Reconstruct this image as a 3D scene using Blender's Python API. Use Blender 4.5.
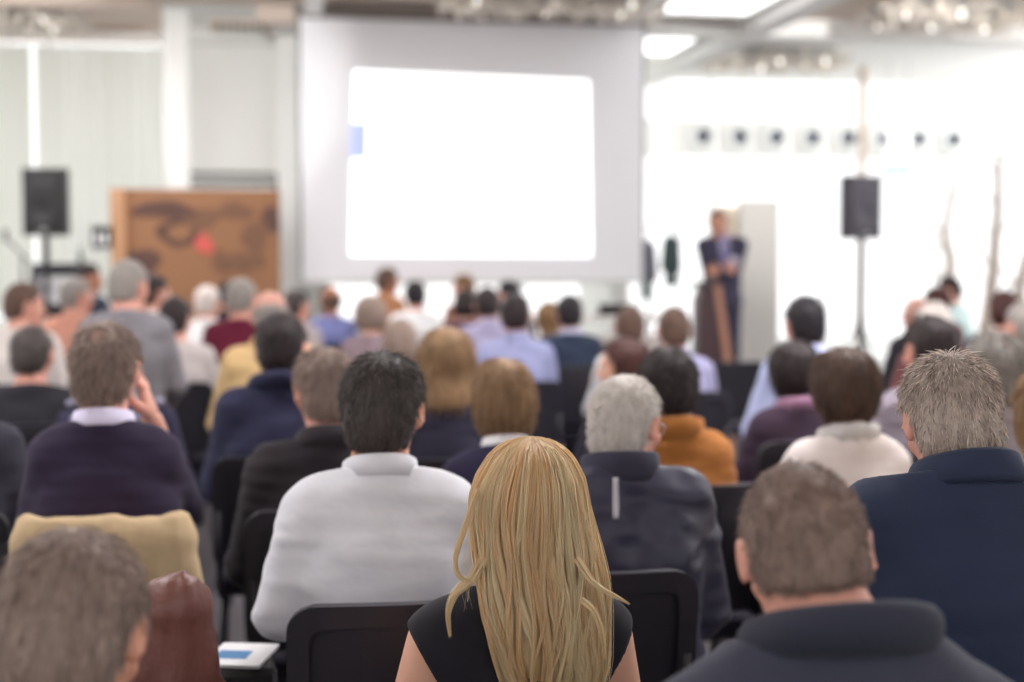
import bpy, bmesh, math, random
import numpy as np
from mathutils import Vector, Matrix, Euler

for _o in list(bpy.data.objects):
    bpy.data.objects.remove(_o)
SC = bpy.context.scene
COL = SC.collection
PI = math.pi
R = math.radians

# ------------------------------------------------------------------ camera
CAM = np.array([0.0, 0.0, 1.54])
YAW, PITCH, LENS = R(9.0), R(3.34), 50.0
FP = 1024 * LENS / 36.0
cd = bpy.data.cameras.new('camera')
cd.lens = LENS
cd.sensor_width = 36
cd.clip_start = 0.05
cd.clip_end = 300
cd.dof.use_dof = True
cd.dof.focus_distance = 2.34
cd.dof.aperture_fstop = 1.9
cam = bpy.data.objects.new('camera', cd)
COL.objects.link(cam)
cam.location = CAM
cam.rotation_euler = (PI / 2 - PITCH, 0, -YAW)
SC.camera = cam
_f = np.array([math.sin(YAW) * math.cos(PITCH), math.cos(YAW) * math.cos(PITCH), -math.sin(PITCH)])
_r = np.array([math.cos(YAW), -math.sin(YAW), 0.0])
_u = np.cross(_r, _f)


def at(px, py, d):
    """the place in the hall seen at this direction, d metres away along the view"""
    return CAM + d * (_f + (px - 512) / FP * _r - (py - 341) / FP * _u)


# ------------------------------------------------------------------ world and exposure
W = bpy.data.worlds.new('overcast_daylight')
SC.world = W
W.use_nodes = True
bg = W.node_tree.nodes['Background']
bg.inputs[0].default_value = (1.0, 1.0, 1.0, 1)
bg.inputs[1].default_value = 1.9
SC.view_settings.view_transform = 'Standard'
SC.view_settings.look = 'None'
SC.view_settings.gamma = 1.0
SC.view_settings.use_curve_mapping = False
SC.view_settings.exposure = 0.0
LAMP_FRONT, LAMP_LEFT, LAMP_VIEW, LAMP_MID, LAMP_REAR, SPOT_W = 13.0, 16.0, 2.5, 26.0, 6.0, 1100.0


# ------------------------------------------------------------------ colour and materials
def s2l(c):
    c = c / 255.0
    return c / 12.92 if c <= 0.04045 else ((c + 0.055) / 1.055) ** 2.4


def rgb(r, g, b):
    return (s2l(r), s2l(g), s2l(b), 1.0)


MATS = {}


def new_mat(name):
    m = bpy.data.materials.new(name)
    m.use_nodes = True
    nt = m.node_tree
    return m, nt, nt.nodes['Principled BSDF']


def noise_node(nt, scale, detail=3, rough=0.5, sc=None, coord='Object'):
    tc = nt.nodes.new('ShaderNodeTexCoord')
    n = nt.nodes.new('ShaderNodeTexNoise')
    n.inputs['Scale'].default_value = scale
    n.inputs['Detail'].default_value = detail
    n.inputs['Roughness'].default_value = rough
    if sc:
        mp = nt.nodes.new('ShaderNodeMapping')
        mp.inputs['Scale'].default_value = sc
        nt.links.new(tc.outputs[coord], mp.inputs['Vector'])
        nt.links.new(mp.outputs['Vector'], n.inputs['Vector'])
    else:
        nt.links.new(tc.outputs[coord], n.inputs['Vector'])
    return n


def plain(name, c, rough=0.5, metal=0.0, var=0.0, vs=6.0, bump=0.0, bs=60.0, spec=0.5, emit=None, es=0.0):
    key = (name, c, rough, metal)
    if key in MATS:
        return MATS[key]
    m, nt, p = new_mat(name)
    p.inputs['Base Color'].default_value = c
    p.inputs['Roughness'].default_value = rough
    p.inputs['Metallic'].default_value = metal
    p.inputs['Specular IOR Level'].default_value = spec
    if var > 0:
        n = noise_node(nt, vs)
        mx = nt.nodes.new('ShaderNodeMixRGB')
        mx.inputs[1].default_value = tuple(x * (1 - var) for x in c[:3]) + (1,)
        mx.inputs[2].default_value = tuple(min(1, x * (1 + var)) for x in c[:3]) + (1,)
        nt.links.new(n.outputs['Fac'], mx.inputs[0])
        nt.links.new(mx.outputs[0], p.inputs['Base Color'])
    if bump > 0:
        n2 = noise_node(nt, bs, 4)
        b = nt.nodes.new('ShaderNodeBump')
        b.inputs['Strength'].default_value = bump
        b.inputs['Distance'].default_value = 0.01
        nt.links.new(n2.outputs['Fac'], b.inputs['Height'])
        nt.links.new(b.outputs['Normal'], p.inputs['Normal'])
    if emit:
        p.inputs['Emission Color'].default_value = emit
        p.inputs['Emission Strength'].default_value = es
    MATS[key] = m
    return m


def cloth(c, name='cloth', rough=0.92, fold=0.25, weave=420.0, sheen=0.06):
    key = (name, c)
    if key in MATS:
        return MATS[key]
    m, nt, p = new_mat(name)
    p.inputs['Roughness'].default_value = rough
    p.inputs['Specular IOR Level'].default_value = 0.25
    p.inputs['Sheen Weight'].default_value = sheen
    n = noise_node(nt, 9.0, 4)
    mx = nt.nodes.new('ShaderNodeMixRGB')
    mx.inputs[1].default_value = tuple(x * 0.88 for x in c[:3]) + (1,)
    mx.inputs[2].default_value = tuple(min(1, x * 1.12) for x in c[:3]) + (1,)
    nt.links.new(n.outputs['Fac'], mx.inputs[0])
    nt.links.new(mx.outputs[0], p.inputs['Base Color'])
    n2 = noise_node(nt, 7.0, 3, 0.5, (1.0, 1.0, 1.6))
    b1 = nt.nodes.new('ShaderNodeBump')
    b1.inputs['Strength'].default_value = fold
    b1.inputs['Distance'].default_value = 0.03
    nt.links.new(n2.outputs['Fac'], b1.inputs['Height'])
    n3 = noise_node(nt, weave, 2)
    b2 = nt.nodes.new('ShaderNodeBump')
    b2.inputs['Strength'].default_value = 0.12
    b2.inputs['Distance'].default_value = 0.002
    nt.links.new(n3.outputs['Fac'], b2.inputs['Height'])
    nt.links.new(b1.outputs['Normal'], b2.inputs['Normal'])
    nt.links.new(b2.outputs['Normal'], p.inputs['Normal'])
    MATS[key] = m
    return m


def skin(c):
    key = ('skin', c)
    if key in MATS:
        return MATS[key]
    m, nt, p = new_mat('skin')
    n = noise_node(nt, 28.0, 4)
    mx = nt.nodes.new('ShaderNodeMixRGB')
    mx.inputs[1].default_value = (c[0] * 0.92, c[1] * 0.82, c[2] * 0.8, 1)
    mx.inputs[2].default_value = (min(1, c[0] * 1.08), min(1, c[1] * 1.1), min(1, c[2] * 1.1), 1)
    nt.links.new(n.outputs['Fac'], mx.inputs[0])
    nt.links.new(mx.outputs[0], p.inputs['Base Color'])
    p.inputs['Roughness'].default_value = 0.5
    p.inputs['Specular IOR Level'].default_value = 0.4
    p.inputs['Subsurface Weight'].default_value = 0.25
    p.inputs['Subsurface Radius'].default_value = (0.012, 0.004, 0.002)
    p.inputs['Subsurface Scale'].default_value = 1.0
    MATS[key] = m
    return m


def hair_mat(dark, light, streak=1.0, trans=0.25, rough=0.48, spec=0.35, sheen=0.3):
    """hair: tone attribute runs from dark to light strands; some light passes through"""
    key = ('hair', dark, light)
    if key in MATS:
        return MATS[key]
    m, nt, p = new_mat('hair')
    at_ = nt.nodes.new('ShaderNodeAttribute')
    at_.attribute_name = 'tone'
    n = noise_node(nt, 70.0, 3, 0.6, (1.0, 1.0, 0.12))
    mth = nt.nodes.new('ShaderNodeMath')
    mth.operation = 'MULTIPLY_ADD'
    mth.inputs[1].default_value = 0.9 * streak
    nt.links.new(n.outputs['Fac'], mth.inputs[0])
    sub = nt.nodes.new('ShaderNodeMath')
    sub.operation = 'SUBTRACT'
    sub.inputs[1].default_value = 0.45 * streak
    nt.links.new(at_.outputs['Fac'], sub.inputs[0])
    nt.links.new(sub.outputs[0], mth.inputs[2])
    mx = nt.nodes.new('ShaderNodeMixRGB')
    mx.use_clamp = True
    mx.inputs[1].default_value = dark
    mx.inputs[2].default_value = light
    nt.links.new(mth.outputs[0], mx.inputs[0])
    nt.links.new(mx.outputs[0], p.inputs['Base Color'])
    p.inputs['Sheen Weight'].default_value = sheen
    p.inputs['Sheen Roughness'].default_value = 0.35
    p.inputs['Roughness'].default_value = rough
    p.inputs['Specular IOR Level'].default_value = spec
    p.inputs['Anisotropic'].default_value = 0.5
    b = nt.nodes.new('ShaderNodeBump')
    b.inputs['Strength'].default_value = 0.35
    b.inputs['Distance'].default_value = 0.006
    nt.links.new(n.outputs['Fac'], b.inputs['Height'])
    nt.links.new(b.outputs['Normal'], p.inputs['Normal'])
    tr = nt.nodes.new('ShaderNodeBsdfTranslucent')
    nt.links.new(mx.outputs[0], tr.inputs['Color'])
    ms = nt.nodes.new('ShaderNodeMixShader')
    ms.inputs[0].default_value = trans
    nt.links.new(p.outputs[0], ms.inputs[1])
    nt.links.new(tr.outputs[0], ms.inputs[2])
    nt.links.new(ms.outputs[0], nt.nodes['Material Output'].inputs['Surface'])
    MATS[key] = m
    return m


# ------------------------------------------------------------------ objects
def tag(o, label=None, cat=None, group=None, kind=None):
    if label:
        o['label'] = label
    if cat:
        o['category'] = cat
    if group:
        o['group'] = group
    if kind:
        o['kind'] = kind
    return o


def empty(name, loc=(0, 0, 0), rz=0.0):
    o = bpy.data.objects.new(name, None)
    o.empty_display_size = 0.1
    o.location = loc
    o.rotation_euler = (0, 0, rz)
    COL.objects.link(o)
    return o


def link(name, me, parent=None, mat=None, loc=None):
    o = bpy.data.objects.new(name, me)
    COL.objects.link(o)
    if parent is not None:
        o.parent = parent
    if mat is not None:
        if len(me.materials):
            me.materials[0] = mat
        else:
            me.materials.append(mat)
    if loc is not None:
        o.location = loc
    return o


def dup(root, loc, rz=0.0):
    r = root.copy()
    COL.objects.link(r)
    r.location = loc
    r.rotation_euler = (0, 0, rz)
    for ch in list(root.children):
        c = ch.copy()
        COL.objects.link(c)
        c.parent = r
        for g in list(ch.children):
            k = g.copy()
            COL.objects.link(k)
            k.parent = c
    return r


def np_mesh(name, V, F, smooth=True, tone=None):
    me = bpy.data.meshes.new(name)
    V = np.asarray(V, dtype=np.float32)
    F = np.asarray(F, dtype=np.int32)
    me.vertices.add(len(V))
    me.vertices.foreach_set('co', V.ravel())
    k = F.shape[1]
    me.loops.add(F.size)
    me.loops.foreach_set('vertex_index', F.ravel())
    me.polygons.add(len(F))
    me.polygons.foreach_set('loop_start', np.arange(0, F.size, k, dtype=np.int32))
    if smooth:
        me.polygons.foreach_set('use_smooth', np.ones(len(F), dtype=bool))
    me.update(calc_edges=True)
    if tone is not None:
        a = me.attributes.new('tone', 'FLOAT', 'POINT')
        a.data.foreach_set('value', np.asarray(tone, dtype=np.float32))
    me.validate()
    return me


class MB:
    """collects boxes, bars, tubes and turned shapes into one mesh"""

    def __init__(s):
        s.bm = bmesh.new()

    def box(s, c, size, bevel=0.0, rot=None, seg=2):
        r = bmesh.ops.create_cube(s.bm, size=1.0)
        vs = r['verts']
        M = Matrix.Translation(c) @ (Euler(rot).to_matrix().to_4x4() if rot else Matrix.Identity(4)) @ Matrix.Diagonal((*size, 1))
        bmesh.ops.transform(s.bm, matrix=M, verts=vs)
        if bevel > 0:
            es = list({e for v in vs for e in v.link_edges})
            bmesh.ops.bevel(s.bm, geom=es, offset=bevel, segments=seg, affect='EDGES', profile=0.7)
        return s

    def tube(s, pts, r, n=10, caps=True, r2=None):
        pts = [Vector(p) for p in pts]
        rings = []
        up0 = None
        for i, p in enumerate(pts):
            if i == 0:
                t = pts[1] - p
            elif i == len(pts) - 1:
                t = p - pts[i - 1]
            else:
                t = (pts[i + 1] - p).normalized() + (p - pts[i - 1]).normalized()
            t.normalize()
            a = Vector((0, 0, 1)) if abs(t.z) < 0.9 else Vector((1, 0, 0))
            if up0 is None:
                up0 = a
            x = t.cross(up0)
            if x.length < 1e-3:
                x = t.cross(Vector((0, 1, 0)))
            x.normalize()
            y = x.cross(t).normalized()
            up0 = y
            rr = r if r2 is None else r + (r2 - r) * i / (len(pts) - 1)
            rings.append([s.bm.verts.new(p + (x * math.cos(2 * PI * k / n) + y * math.sin(2 * PI * k / n)) * rr) for k in range(n)])
        for a, b in zip(rings[:-1], rings[1:]):
            for k in range(n):
                s.bm.faces.new((a[k], a[(k + 1) % n], b[(k + 1) % n], b[k]))
        if caps:
            s.bm.faces.new(rings[0][::-1])
            s.bm.faces.new(rings[-1])
        return s

    def lathe(s, prof, c=(0, 0, 0), n=24, axis='z'):
        rings = []
        for (rad, h) in prof:
            ring = []
            for k in range(n):
                a = 2 * PI * k / n
                if axis == 'z':
                    p = (c[0] + rad * math.cos(a), c[1] + rad * math.sin(a), c[2] + h)
                else:
                    p = (c[0] + rad * math.cos(a), c[1] + h, c[2] + rad * math.sin(a))
                ring.append(s.bm.verts.new(p))
            rings.append(ring)
        for a, b in zip(rings[:-1], rings[1:]):
            for k in range(n):
                s.bm.faces.new((a[k], a[(k + 1) % n], b[(k + 1) % n], b[k]))
        s.bm.faces.new(rings[0][::-1])
        s.bm.faces.new(rings[-1])
        return s

    def prism(s, poly, y0, y1, bevel=0.0, seg=2):
        """polygon in x,z pushed from y0 to y1"""
        a = [s.bm.verts.new((x, y0, z)) for x, z in poly]
        b = [s.bm.verts.new((x, y1, z)) for x, z in poly]
        n = len(poly)
        fs = [s.bm.faces.new(a), s.bm.faces.new(b[::-1])]
        for k in range(n):
            fs.append(s.bm.faces.new((a[k], b[k], b[(k + 1) % n], a[(k + 1) % n])))
        if bevel > 0:
            es = [e for e in fs[0].edges] + [e for e in fs[1].edges]
            bmesh.ops.bevel(s.bm, geom=es, offset=bevel, segments=seg, affect='EDGES', profile=0.7)
        return s

    def build(s, name, mat, parent=None, smooth=False, warp=None):
        bmesh.ops.recalc_face_normals(s.bm, faces=s.bm.faces)
        if warp:
            for v in s.bm.verts:
                v.co = warp(v.co)
        me = bpy.data.meshes.new(name)
        s.bm.to_mesh(me)
        s.bm.free()
        if smooth:
            for p in me.polygons:
                p.use_smooth = True
        return link(name, me, parent, mat)


def struct(name, mb, mat, smooth=False):
    o = mb.build(name, mat, None, smooth)
    o['kind'] = 'structure'
    return o


# ------------------------------------------------------------------ signed-distance sculpting
class Field:
    def __init__(s, lo, hi, h):
        s.lo = np.array(lo, dtype=np.float64)
        s.h = h
        s.n = np.ceil((np.array(hi) - s.lo) / h).astype(int) + 1
        s.D = np.full(s.n, 0.2, dtype=np.float32)
        s.ax = [(s.lo[i] + h * np.arange(s.n[i])).astype(np.float32) for i in range(3)]

    def sl(s, lo, hi, m):
        a = np.clip(np.floor((np.array(lo) - m - s.lo) / s.h).astype(int), 0, s.n)
        b = np.clip(np.ceil((np.array(hi) + m - s.lo) / s.h).astype(int) + 1, 0, s.n)
        if np.any(b <= a):
            return None
        return tuple(slice(a[i], b[i]) for i in range(3))

    def pts(s, q=None):
        ax = s.ax if q is None else [s.ax[i][q[i]] for i in range(3)]
        return ax[0][:, None, None], ax[1][None, :, None], ax[2][None, None, :]

    def blend(s, q, d, k, sub=False):
        A = s.D[q]
        if sub:
            d = -d
            hh = np.maximum(k - np.abs(A - d), 0) / k if k > 0 else 0
            s.D[q] = np.maximum(A, d) + hh * hh * k * 0.25
        else:
            hh = np.maximum(k - np.abs(A - d), 0) / k if k > 0 else 0
            s.D[q] = np.minimum(A, d) - hh * hh * k * 0.25

    def rc(s, a, b, r1, r2, k=0.02, sub=False, flat=None):
        a = np.array(a, dtype=np.float32)
        b = np.array(b, dtype=np.float32)
        m = max(r1, r2)
        q = s.sl(np.minimum(a, b) - m, np.maximum(a, b) + m, k + 0.03)
        if q is None:
            return
        X, Y, Z = s.pts(q)
        fx, fy, fz = flat if flat else (1, 1, 1)
        ba = b - a
        l2 = float(ba @ ba) + 1e-9
        px, py, pz = X - a[0], Y - a[1], Z - a[2]
        t = np.clip((px * ba[0] + py * ba[1] + pz * ba[2]) / l2, 0, 1)
        d = np.sqrt(((px - t * ba[0]) / fx) ** 2 + ((py - t * ba[1]) / fy) ** 2 + ((pz - t * ba[2]) / fz) ** 2) - (r1 + (r2 - r1) * t)
        s.blend(q, d, k, sub)

    def el(s, c, r, k=0.02, rot=None, sub=False):
        c = np.array(c, dtype=np.float32)
        r = np.array(r, dtype=np.float32)
        m = float(r.max()) if rot is not None else r
        q = s.sl(c - m, c + m, k + 0.03)
        if q is None:
            return
        X, Y, Z = s.pts(q)
        px, py, pz = X - c[0], Y - c[1], Z - c[2]
        if rot is not None:
            M = np.array(rot, dtype=np.float32).T
            px, py, pz = (M[0, 0] * px + M[0, 1] * py + M[0, 2] * pz, M[1, 0] * px + M[1, 1] * py + M[1, 2] * pz,
                          M[2, 0] * px + M[2, 1] * py + M[2, 2] * pz)
        k0 = np.sqrt((px / r[0]) ** 2 + (py / r[1]) ** 2 + (pz / r[2]) ** 2)
        k1 = np.sqrt((px / r[0] ** 2) ** 2 + (py / r[1] ** 2) ** 2 + (pz / r[2] ** 2) ** 2) + 1e-6
        s.blend(q, k0 * (k0 - 1) / k1, k, sub)

    def mesh(s):
        D = s.D
        D = np.where(np.abs(D) < 1e-6, 1e-6, D)
        D[0], D[-1] = np.maximum(D[0], 1e-3), np.maximum(D[-1], 1e-3)
        D[:, 0], D[:, -1] = np.maximum(D[:, 0], 1e-3), np.maximum(D[:, -1], 1e-3)
        D[:, :, 0], D[:, :, -1] = np.maximum(D[:, :, 0], 1e-3), np.maximum(D[:, :, -1], 1e-3)
        S = D < 0
        nx, ny, nz = D.shape
        cnt = np.zeros((nx - 1, ny - 1, nz - 1), dtype=np.uint8)
        for i in (0, 1):
            for j in (0, 1):
                for k in (0, 1):
                    cnt += S[i:nx - 1 + i, j:ny - 1 + j, k:nz - 1 + k]
        act = (cnt > 0) & (cnt < 8)
        I, J, K = np.nonzero(act)
        idx = np.full(act.shape, -1, dtype=np.int32)
        idx[I, J, K] = np.arange(len(I))
        P = np.zeros((len(I), 3))
        C = np.zeros(len(I))
        corners = [(i, j, k) for i in (0, 1) for j in (0, 1) for k in (0, 1)]
        for a in corners:
            for ax in range(3):
                if a[ax]:
                    continue
                b = list(a)
                b[ax] = 1
                da = D[I + a[0], J + a[1], K + a[2]]
                db = D[I + b[0], J + b[1], K + b[2]]
                m = (da < 0) != (db < 0)
                t = da[m] / (da[m] - db[m])
                p = np.array(a, dtype=float)[None, :] + t[:, None] * (np.array(b) - np.array(a))[None, :]
                P[m] += p
                C[m] += 1
        P = P / C[:, None] + np.stack([I, J, K], 1)
        V = s.lo + P * s.h
        quads = []
        for ax in range(3):
            sa = [slice(1, n - 1) for n in D.shape]
            sb = [slice(1, n - 1) for n in D.shape]
            sa[ax] = slice(0, D.shape[ax] - 1)
            sb[ax] = slice(1, D.shape[ax])
            A, B = S[tuple(sa)], S[tuple(sb)]
            ch = np.argwhere(A != B)
            if not len(ch):
                continue
            off = np.array([1, 1, 1])
            off[ax] = 0
            g = ch + off
            neg = A[ch[:, 0], ch[:, 1], ch[:, 2]]
            u, v = [(1, 2), (2, 0), (0, 1)][ax]
            def cell(du, dv):
                w = g.copy()
                w[:, u] -= du
                w[:, v] -= dv
                return idx[w[:, 0], w[:, 1], w[:, 2]]
            qd = np.stack([cell(1, 1), cell(0, 1), cell(0, 0), cell(1, 0)], 1)
            qd[~neg] = qd[~neg][:, ::-1]
            quads.append(qd)
        F = np.concatenate(quads)
        F = F[(F >= 0).all(1)]
        return V, F


def wobble(X, Y, Z, f, seed, n=5):
    rg = np.random.RandomState(seed)
    out = 0
    for _ in range(n):
        d = rg.normal(size=3)
        d /= np.linalg.norm(d)
        d *= f * rg.uniform(0.6, 1.5)
        e = rg.normal(size=3) * f * 0.5
        out = out + np.sin(d[0] * X + d[1] * Y + d[2] * Z + rg.uniform(0, 6.3) + 1.2 * np.sin(e[0] * X + e[1] * Y + e[2] * Z))
    return (out / n).astype(np.float32)


# ------------------------------------------------------------------ the hall
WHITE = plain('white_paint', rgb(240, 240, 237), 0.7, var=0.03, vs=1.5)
PALEWALL = plain('pale_wall_paint', rgb(240, 240, 236), 0.8, var=0.03, vs=1.2)
TAUPE = plain('taupe_ceiling_paint', rgb(226, 210, 198), 0.8, var=0.05, vs=2.0)
FLOOR = plain('grey_carpet', rgb(92, 86, 90), 0.95, var=0.2, vs=40.0, bump=0.2, bs=220.0)
FRAME = plain('white_window_frame', rgb(240, 242, 240), 0.4)
BLACKPL = plain('black_plastic', rgb(34, 31, 34), 0.45, bump=0.05, bs=300)
STEEL = plain('dark_steel', rgb(60, 58, 62), 0.35, 0.7)
CHROME = plain('brushed_steel', rgb(180, 180, 182), 0.3, 0.9)

XL, XR, YB, YF, ZC = -5.2, 11.5, -3.2, 17.6, 3.82

struct('floor', MB().box(((XL + XR) / 2, (YB + YF) / 2, -0.05), (XR - XL + 0.4, YF - YB + 0.4, 0.1)), FLOOR)
struct('ceiling', MB().box(((XL + XR) / 2, (YB + 13.2) / 2, ZC + 0.05), (XR - XL + 0.4, 13.2 - YB, 0.1)), TAUPE)
struct('ceiling', MB().box(((-1.1 + XR + .2) / 2, (13.2 + YF + .2) / 2, ZC + 0.05), (XR + 1.3, YF + .2 - 13.2, 0.1)), WHITE)  # white by the alcove; on the glazed side window light put into the colour
struct('ceiling', MB().box(((XL - .2 - 1.1) / 2, (13.2 + 15.8) / 2, ZC + 0.05), (4.3, 2.6, 0.1)), TAUPE)


def pane_mat():
    m, nt, p = new_mat('window_glass')
    t = nt.nodes.new('ShaderNodeBsdfTransparent')
    t.inputs[0].default_value = (0.97, 0.97, 0.97, 1)
    g = nt.nodes.new('ShaderNodeBsdfGlossy')
    g.inputs['Roughness'].default_value = 0.02
    mx = nt.nodes.new('ShaderNodeMixShader')
    mx.inputs[0].default_value = 0.05
    nt.links.new(t.outputs[0], mx.inputs[1])
    nt.links.new(g.outputs[0], mx.inputs[2])
    nt.links.new(mx.outputs[0], nt.nodes['Material Output'].inputs['Surface'])
    return m


GLASS = pane_mat()


def window_x(name, x0, x1, z0, z1, y, nv=1, nh=0, fr=0.05):
    """a window in a wall that runs along x"""
    m = MB()
    d = 0.07
    m.box(((x0 + x1) / 2, y, z0 + fr / 2), (x1 - x0, d, fr)).box(((x0 + x1) / 2, y, z1 - fr / 2), (x1 - x0, d, fr))
    m.box((x0 + fr / 2, y, (z0 + z1) / 2), (fr, d, z1 - z0 - 2 * fr)).box((x1 - fr / 2, y, (z0 + z1) / 2), (fr, d, z1 - z0 - 2 * fr))
    for i in range(1, nv):
        m.box((x0 + (x1 - x0) * i / nv, y, (z0 + z1) / 2), (fr, d, z1 - z0 - 2 * fr))
    for i in range(1, nh + 1):
        m.box(((x0 + x1) / 2, y, z0 + (z1 - z0) * i / (nh + 1)), (x1 - x0 - 2 * fr, d * 0.9, fr))
    f = struct(name, m, FRAME)
    g = MB().box(((x0 + x1) / 2, y, (z0 + z1) / 2), (x1 - x0 - fr, 0.012, z1 - z0 - fr)).build('window_pane', GLASS, f)
    return f


def window_y(name, y0, y1, z0, z1, x, nv=1, nh=0, fr=0.05):
    m = MB()
    d = 0.07
    m.box((x, (y0 + y1) / 2, z0 + fr / 2), (d, y1 - y0, fr)).box((x, (y0 + y1) / 2, z1 - fr / 2), (d, y1 - y0, fr))
    for i in range(0, nv + 1):
        m.box((x, y0 + fr / 2 + (y1 - y0 - fr) * i / nv, (z0 + z1) / 2), (d, fr, z1 - z0 - 2 * fr))
    for i in range(1, nh + 1):
        m.box((x, (y0 + y1) / 2, z0 + (z1 - z0) * i / (nh + 1)), (d * 0.9, y1 - y0 - 2 * fr, fr))
    f = struct(name, m, FRAME)
    MB().box((x, (y0 + y1) / 2, (z0 + z1) / 2), (0.012, y1 - y0 - fr, z1 - z0 - fr)).build('window_pane', GLASS, f)
    return f


# left front bay: window wall at y 14.6 with vertical blinds, taupe bulkhead above
YW = 14.6
struct('wall_front_left', MB().box((-3.3, YW + .1, 0.45), (4.3, 0.2, 0.9)).box((-5.0, YW + .1, 2.36), (0.4, 0.2, 2.92)), PALEWALL)
struct('wall_front_bulkhead', MB().box((-3.1, YW + .08, 3.79), (4.1, 0.3, 0.06)), TAUPE)
window_x('window_1', -4.8, -0.96, 0.9, 3.76, YW + .1, 1, 0, 0.035)
# alcove
struct('wall_alcove', MB().box((-0.28, 14.85, ZC / 2), (1.36, 0.2, ZC)).box((-0.33, 14.66, 3.75), (1.2, 0.18, .14)).box((0.38, 15.2, ZC / 2), (.06, .9, ZC)), PALEWALL)
struct('column_1', MB().box((-0.99, 13.6, ZC / 2), (0.22, 0.22, ZC), 0.01), WHITE)
struct('column_2', MB().box((0.02, 14.3, ZC / 2), (0.2, 0.3, ZC), 0.01), WHITE)
# wall behind the projection screen: low window band, solid above
struct('wall_front_centre', MB().box((2.0, 15.6, 2.56), (3.5, 0.2, 2.52)).box((2.0, 15.6, 0.2), (3.5, 0.2, 0.4)).box((0.32, 15.6, 0.85), (0.16, 0.2, 0.9)).box((3.72, 16.6, ZC / 2), (0.16, 2.0, ZC)), PALEWALL)
window_x('window_2', 0.4, 3.64, 0.4, 1.3, 15.6, 3, 0, 0.05)
# right front glazing at y 17.5, two tiers with a duct band between
window_x('window_3', 3.8, 11.4, 3.25, 3.82, 17.5, 5, 0, 0.04)
window_x('window_4', 3.8, 11.4, 0.12, 2.86, 17.5, 5, 0, 0.04)
struct('wall_front_right', MB().box((7.6, 17.5, 3.055), (7.6, 0.3, 0.39)).box((7.6, 17.5, 0.06), (7.6, 0.2, 0.12)), WHITE)
# side walls with glazing
struct('wall_right', MB().box((XR, 7.2, 0.2), (0.2, 20.8, 0.4)).box((XR, 7.2, 3.66), (0.2, 20.8, 0.32)), WHITE)
window_y('window_5', -3.2, 17.4, 0.4, 3.5, XR, 10, 1, 0.06)
struct('wall_left', MB().box((XL, 5.7, 0.45), (0.2, 17.8, 0.9)).box((XL, 5.7, 3.6), (0.2, 17.8, 0.44)).box((XL, 14.4, 2.14), (0.2, .4, 2.48)).box((XL, -2.7, 2.14), (0.2, 1.0, 2.48)), PALEWALL)
window_y('window_6', -2.2, 14.2, 0.9, 3.38, XL, 7, 0, 0.06)
struct('wall_rear', MB().box((3.15, YB, 0.7), (16.6, 0.2, 1.4)).box((3.15, YB, 3.61), (16.6, 0.2, 0.42)), PALEWALL)
window_x('window_7', XL, XR, 1.4, 3.4, YB, 8, 0, 0.06)  # unseen rear window, sized to let fill light onto the audience's backs

# ceiling beams
struct('beam_1', MB().box((4.42, 8.4, 3.74), (0.26, 9.6, 0.16)), WHITE)
struct('beam_2', MB().box((3.12, 8.4, 3.75), (0.16, 9.6, 0.14)), WHITE)
struct('beam_3', MB().box((7.4, 13.35, 3.74), (8.2, 0.3, 0.16)), WHITE)
struct('beam_4', MB().box((1.4, 13.35, 3.75), (3.3, 0.24, 0.14)), TAUPE)
struct('beam_5', MB().box((0.25, 8.4, 3.75), (0.16, 9.6, 0.14)), WHITE)
struct('beam_6', MB().box((-3.2, 13.0, 3.77), (4.0, 0.2, 0.1)), TAUPE)
struct('beam_7', MB().box((4.42, 15.4, 3.74), (0.26, 3.8, 0.16)), WHITE)

# ------------------------------------------------------------------ ceiling lamps
EMITM = plain('added_lamp_diffuser', rgb(255, 255, 255), 0.6, emit=(1.0, 0.985, 0.99, 1), es=LAMP_FRONT)
EMITL = plain('added_lamp_diffuser_left', rgb(255, 255, 255), 0.6, emit=(1.0, 0.985, 0.99, 1), es=LAMP_LEFT)
EMITV = plain('lamp_diffuser_soft', rgb(255, 255, 255), 0.6, emit=(1.0, 0.985, 0.99, 1), es=LAMP_VIEW)
EMITD = plain('added_lamp_diffuser_mid', rgb(255, 255, 255), 0.6, emit=(1.0, 0.985, 0.99, 1), es=LAMP_MID)
EMITR = plain('added_lamp_diffuser_rear', rgb(255, 255, 255), 0.6, emit=(1.0, 0.985, 0.99, 1), es=LAMP_REAR)


def ceiling_panel(x0, x1, y0, y1, label, em=None):
    cx, cy = (x0 + x1) / 2, (y0 + y1) / 2
    t = tag(empty('ceiling_light', (cx, cy, ZC)), label, 'ceiling light', 'ceiling light panels')
    w, l = x1 - x0, y1 - y0
    m = MB()
    for sx in (-1, 1):
        m.box((sx * (w / 2 - .02), 0, -0.03), (0.04, l, 0.06))
        m.box((0, sx * (l / 2 - .02), -0.03), (w - .08, 0.04, 0.06))
    m.build('lamp_frame', FRAME, t)
    MB().box((0, 0, -0.02), (w - .08, l - .08, 0.03)).build('diffuser', em or EMITM, t)
    return t


ceiling_panel(3.3, 4.22, 10.4, 12.75, 'bright square ceiling light panel between the white beams at the frame top', EMITV)
ceiling_panel(3.35, 4.2, 13.75, 15.4, 'smaller bright ceiling light panel just beyond the top corner of the projection screen', EMITV)
for i, (x, y) in enumerate([(-2.2, -1.4), (1.2, -1.4), (4.6, -1.4), (-2.2, 4.8), (1.7, 4.8), (3.8, 4.8), (7.2, 4.8), (-3.4, 10.6), (-1.2, 10.8), (1.7, 9.0), (7.2, 9.0)]):  # unseen panels added to light the audience and the front walls
    ceiling_panel(x - .45, x + .45, y - .9, y + .9, 'added ceiling light panel over the seating, out of the picture', (EMITL if x < -1 else EMITM) if y > 7 else EMITD if y > 2 else EMITR)


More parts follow.
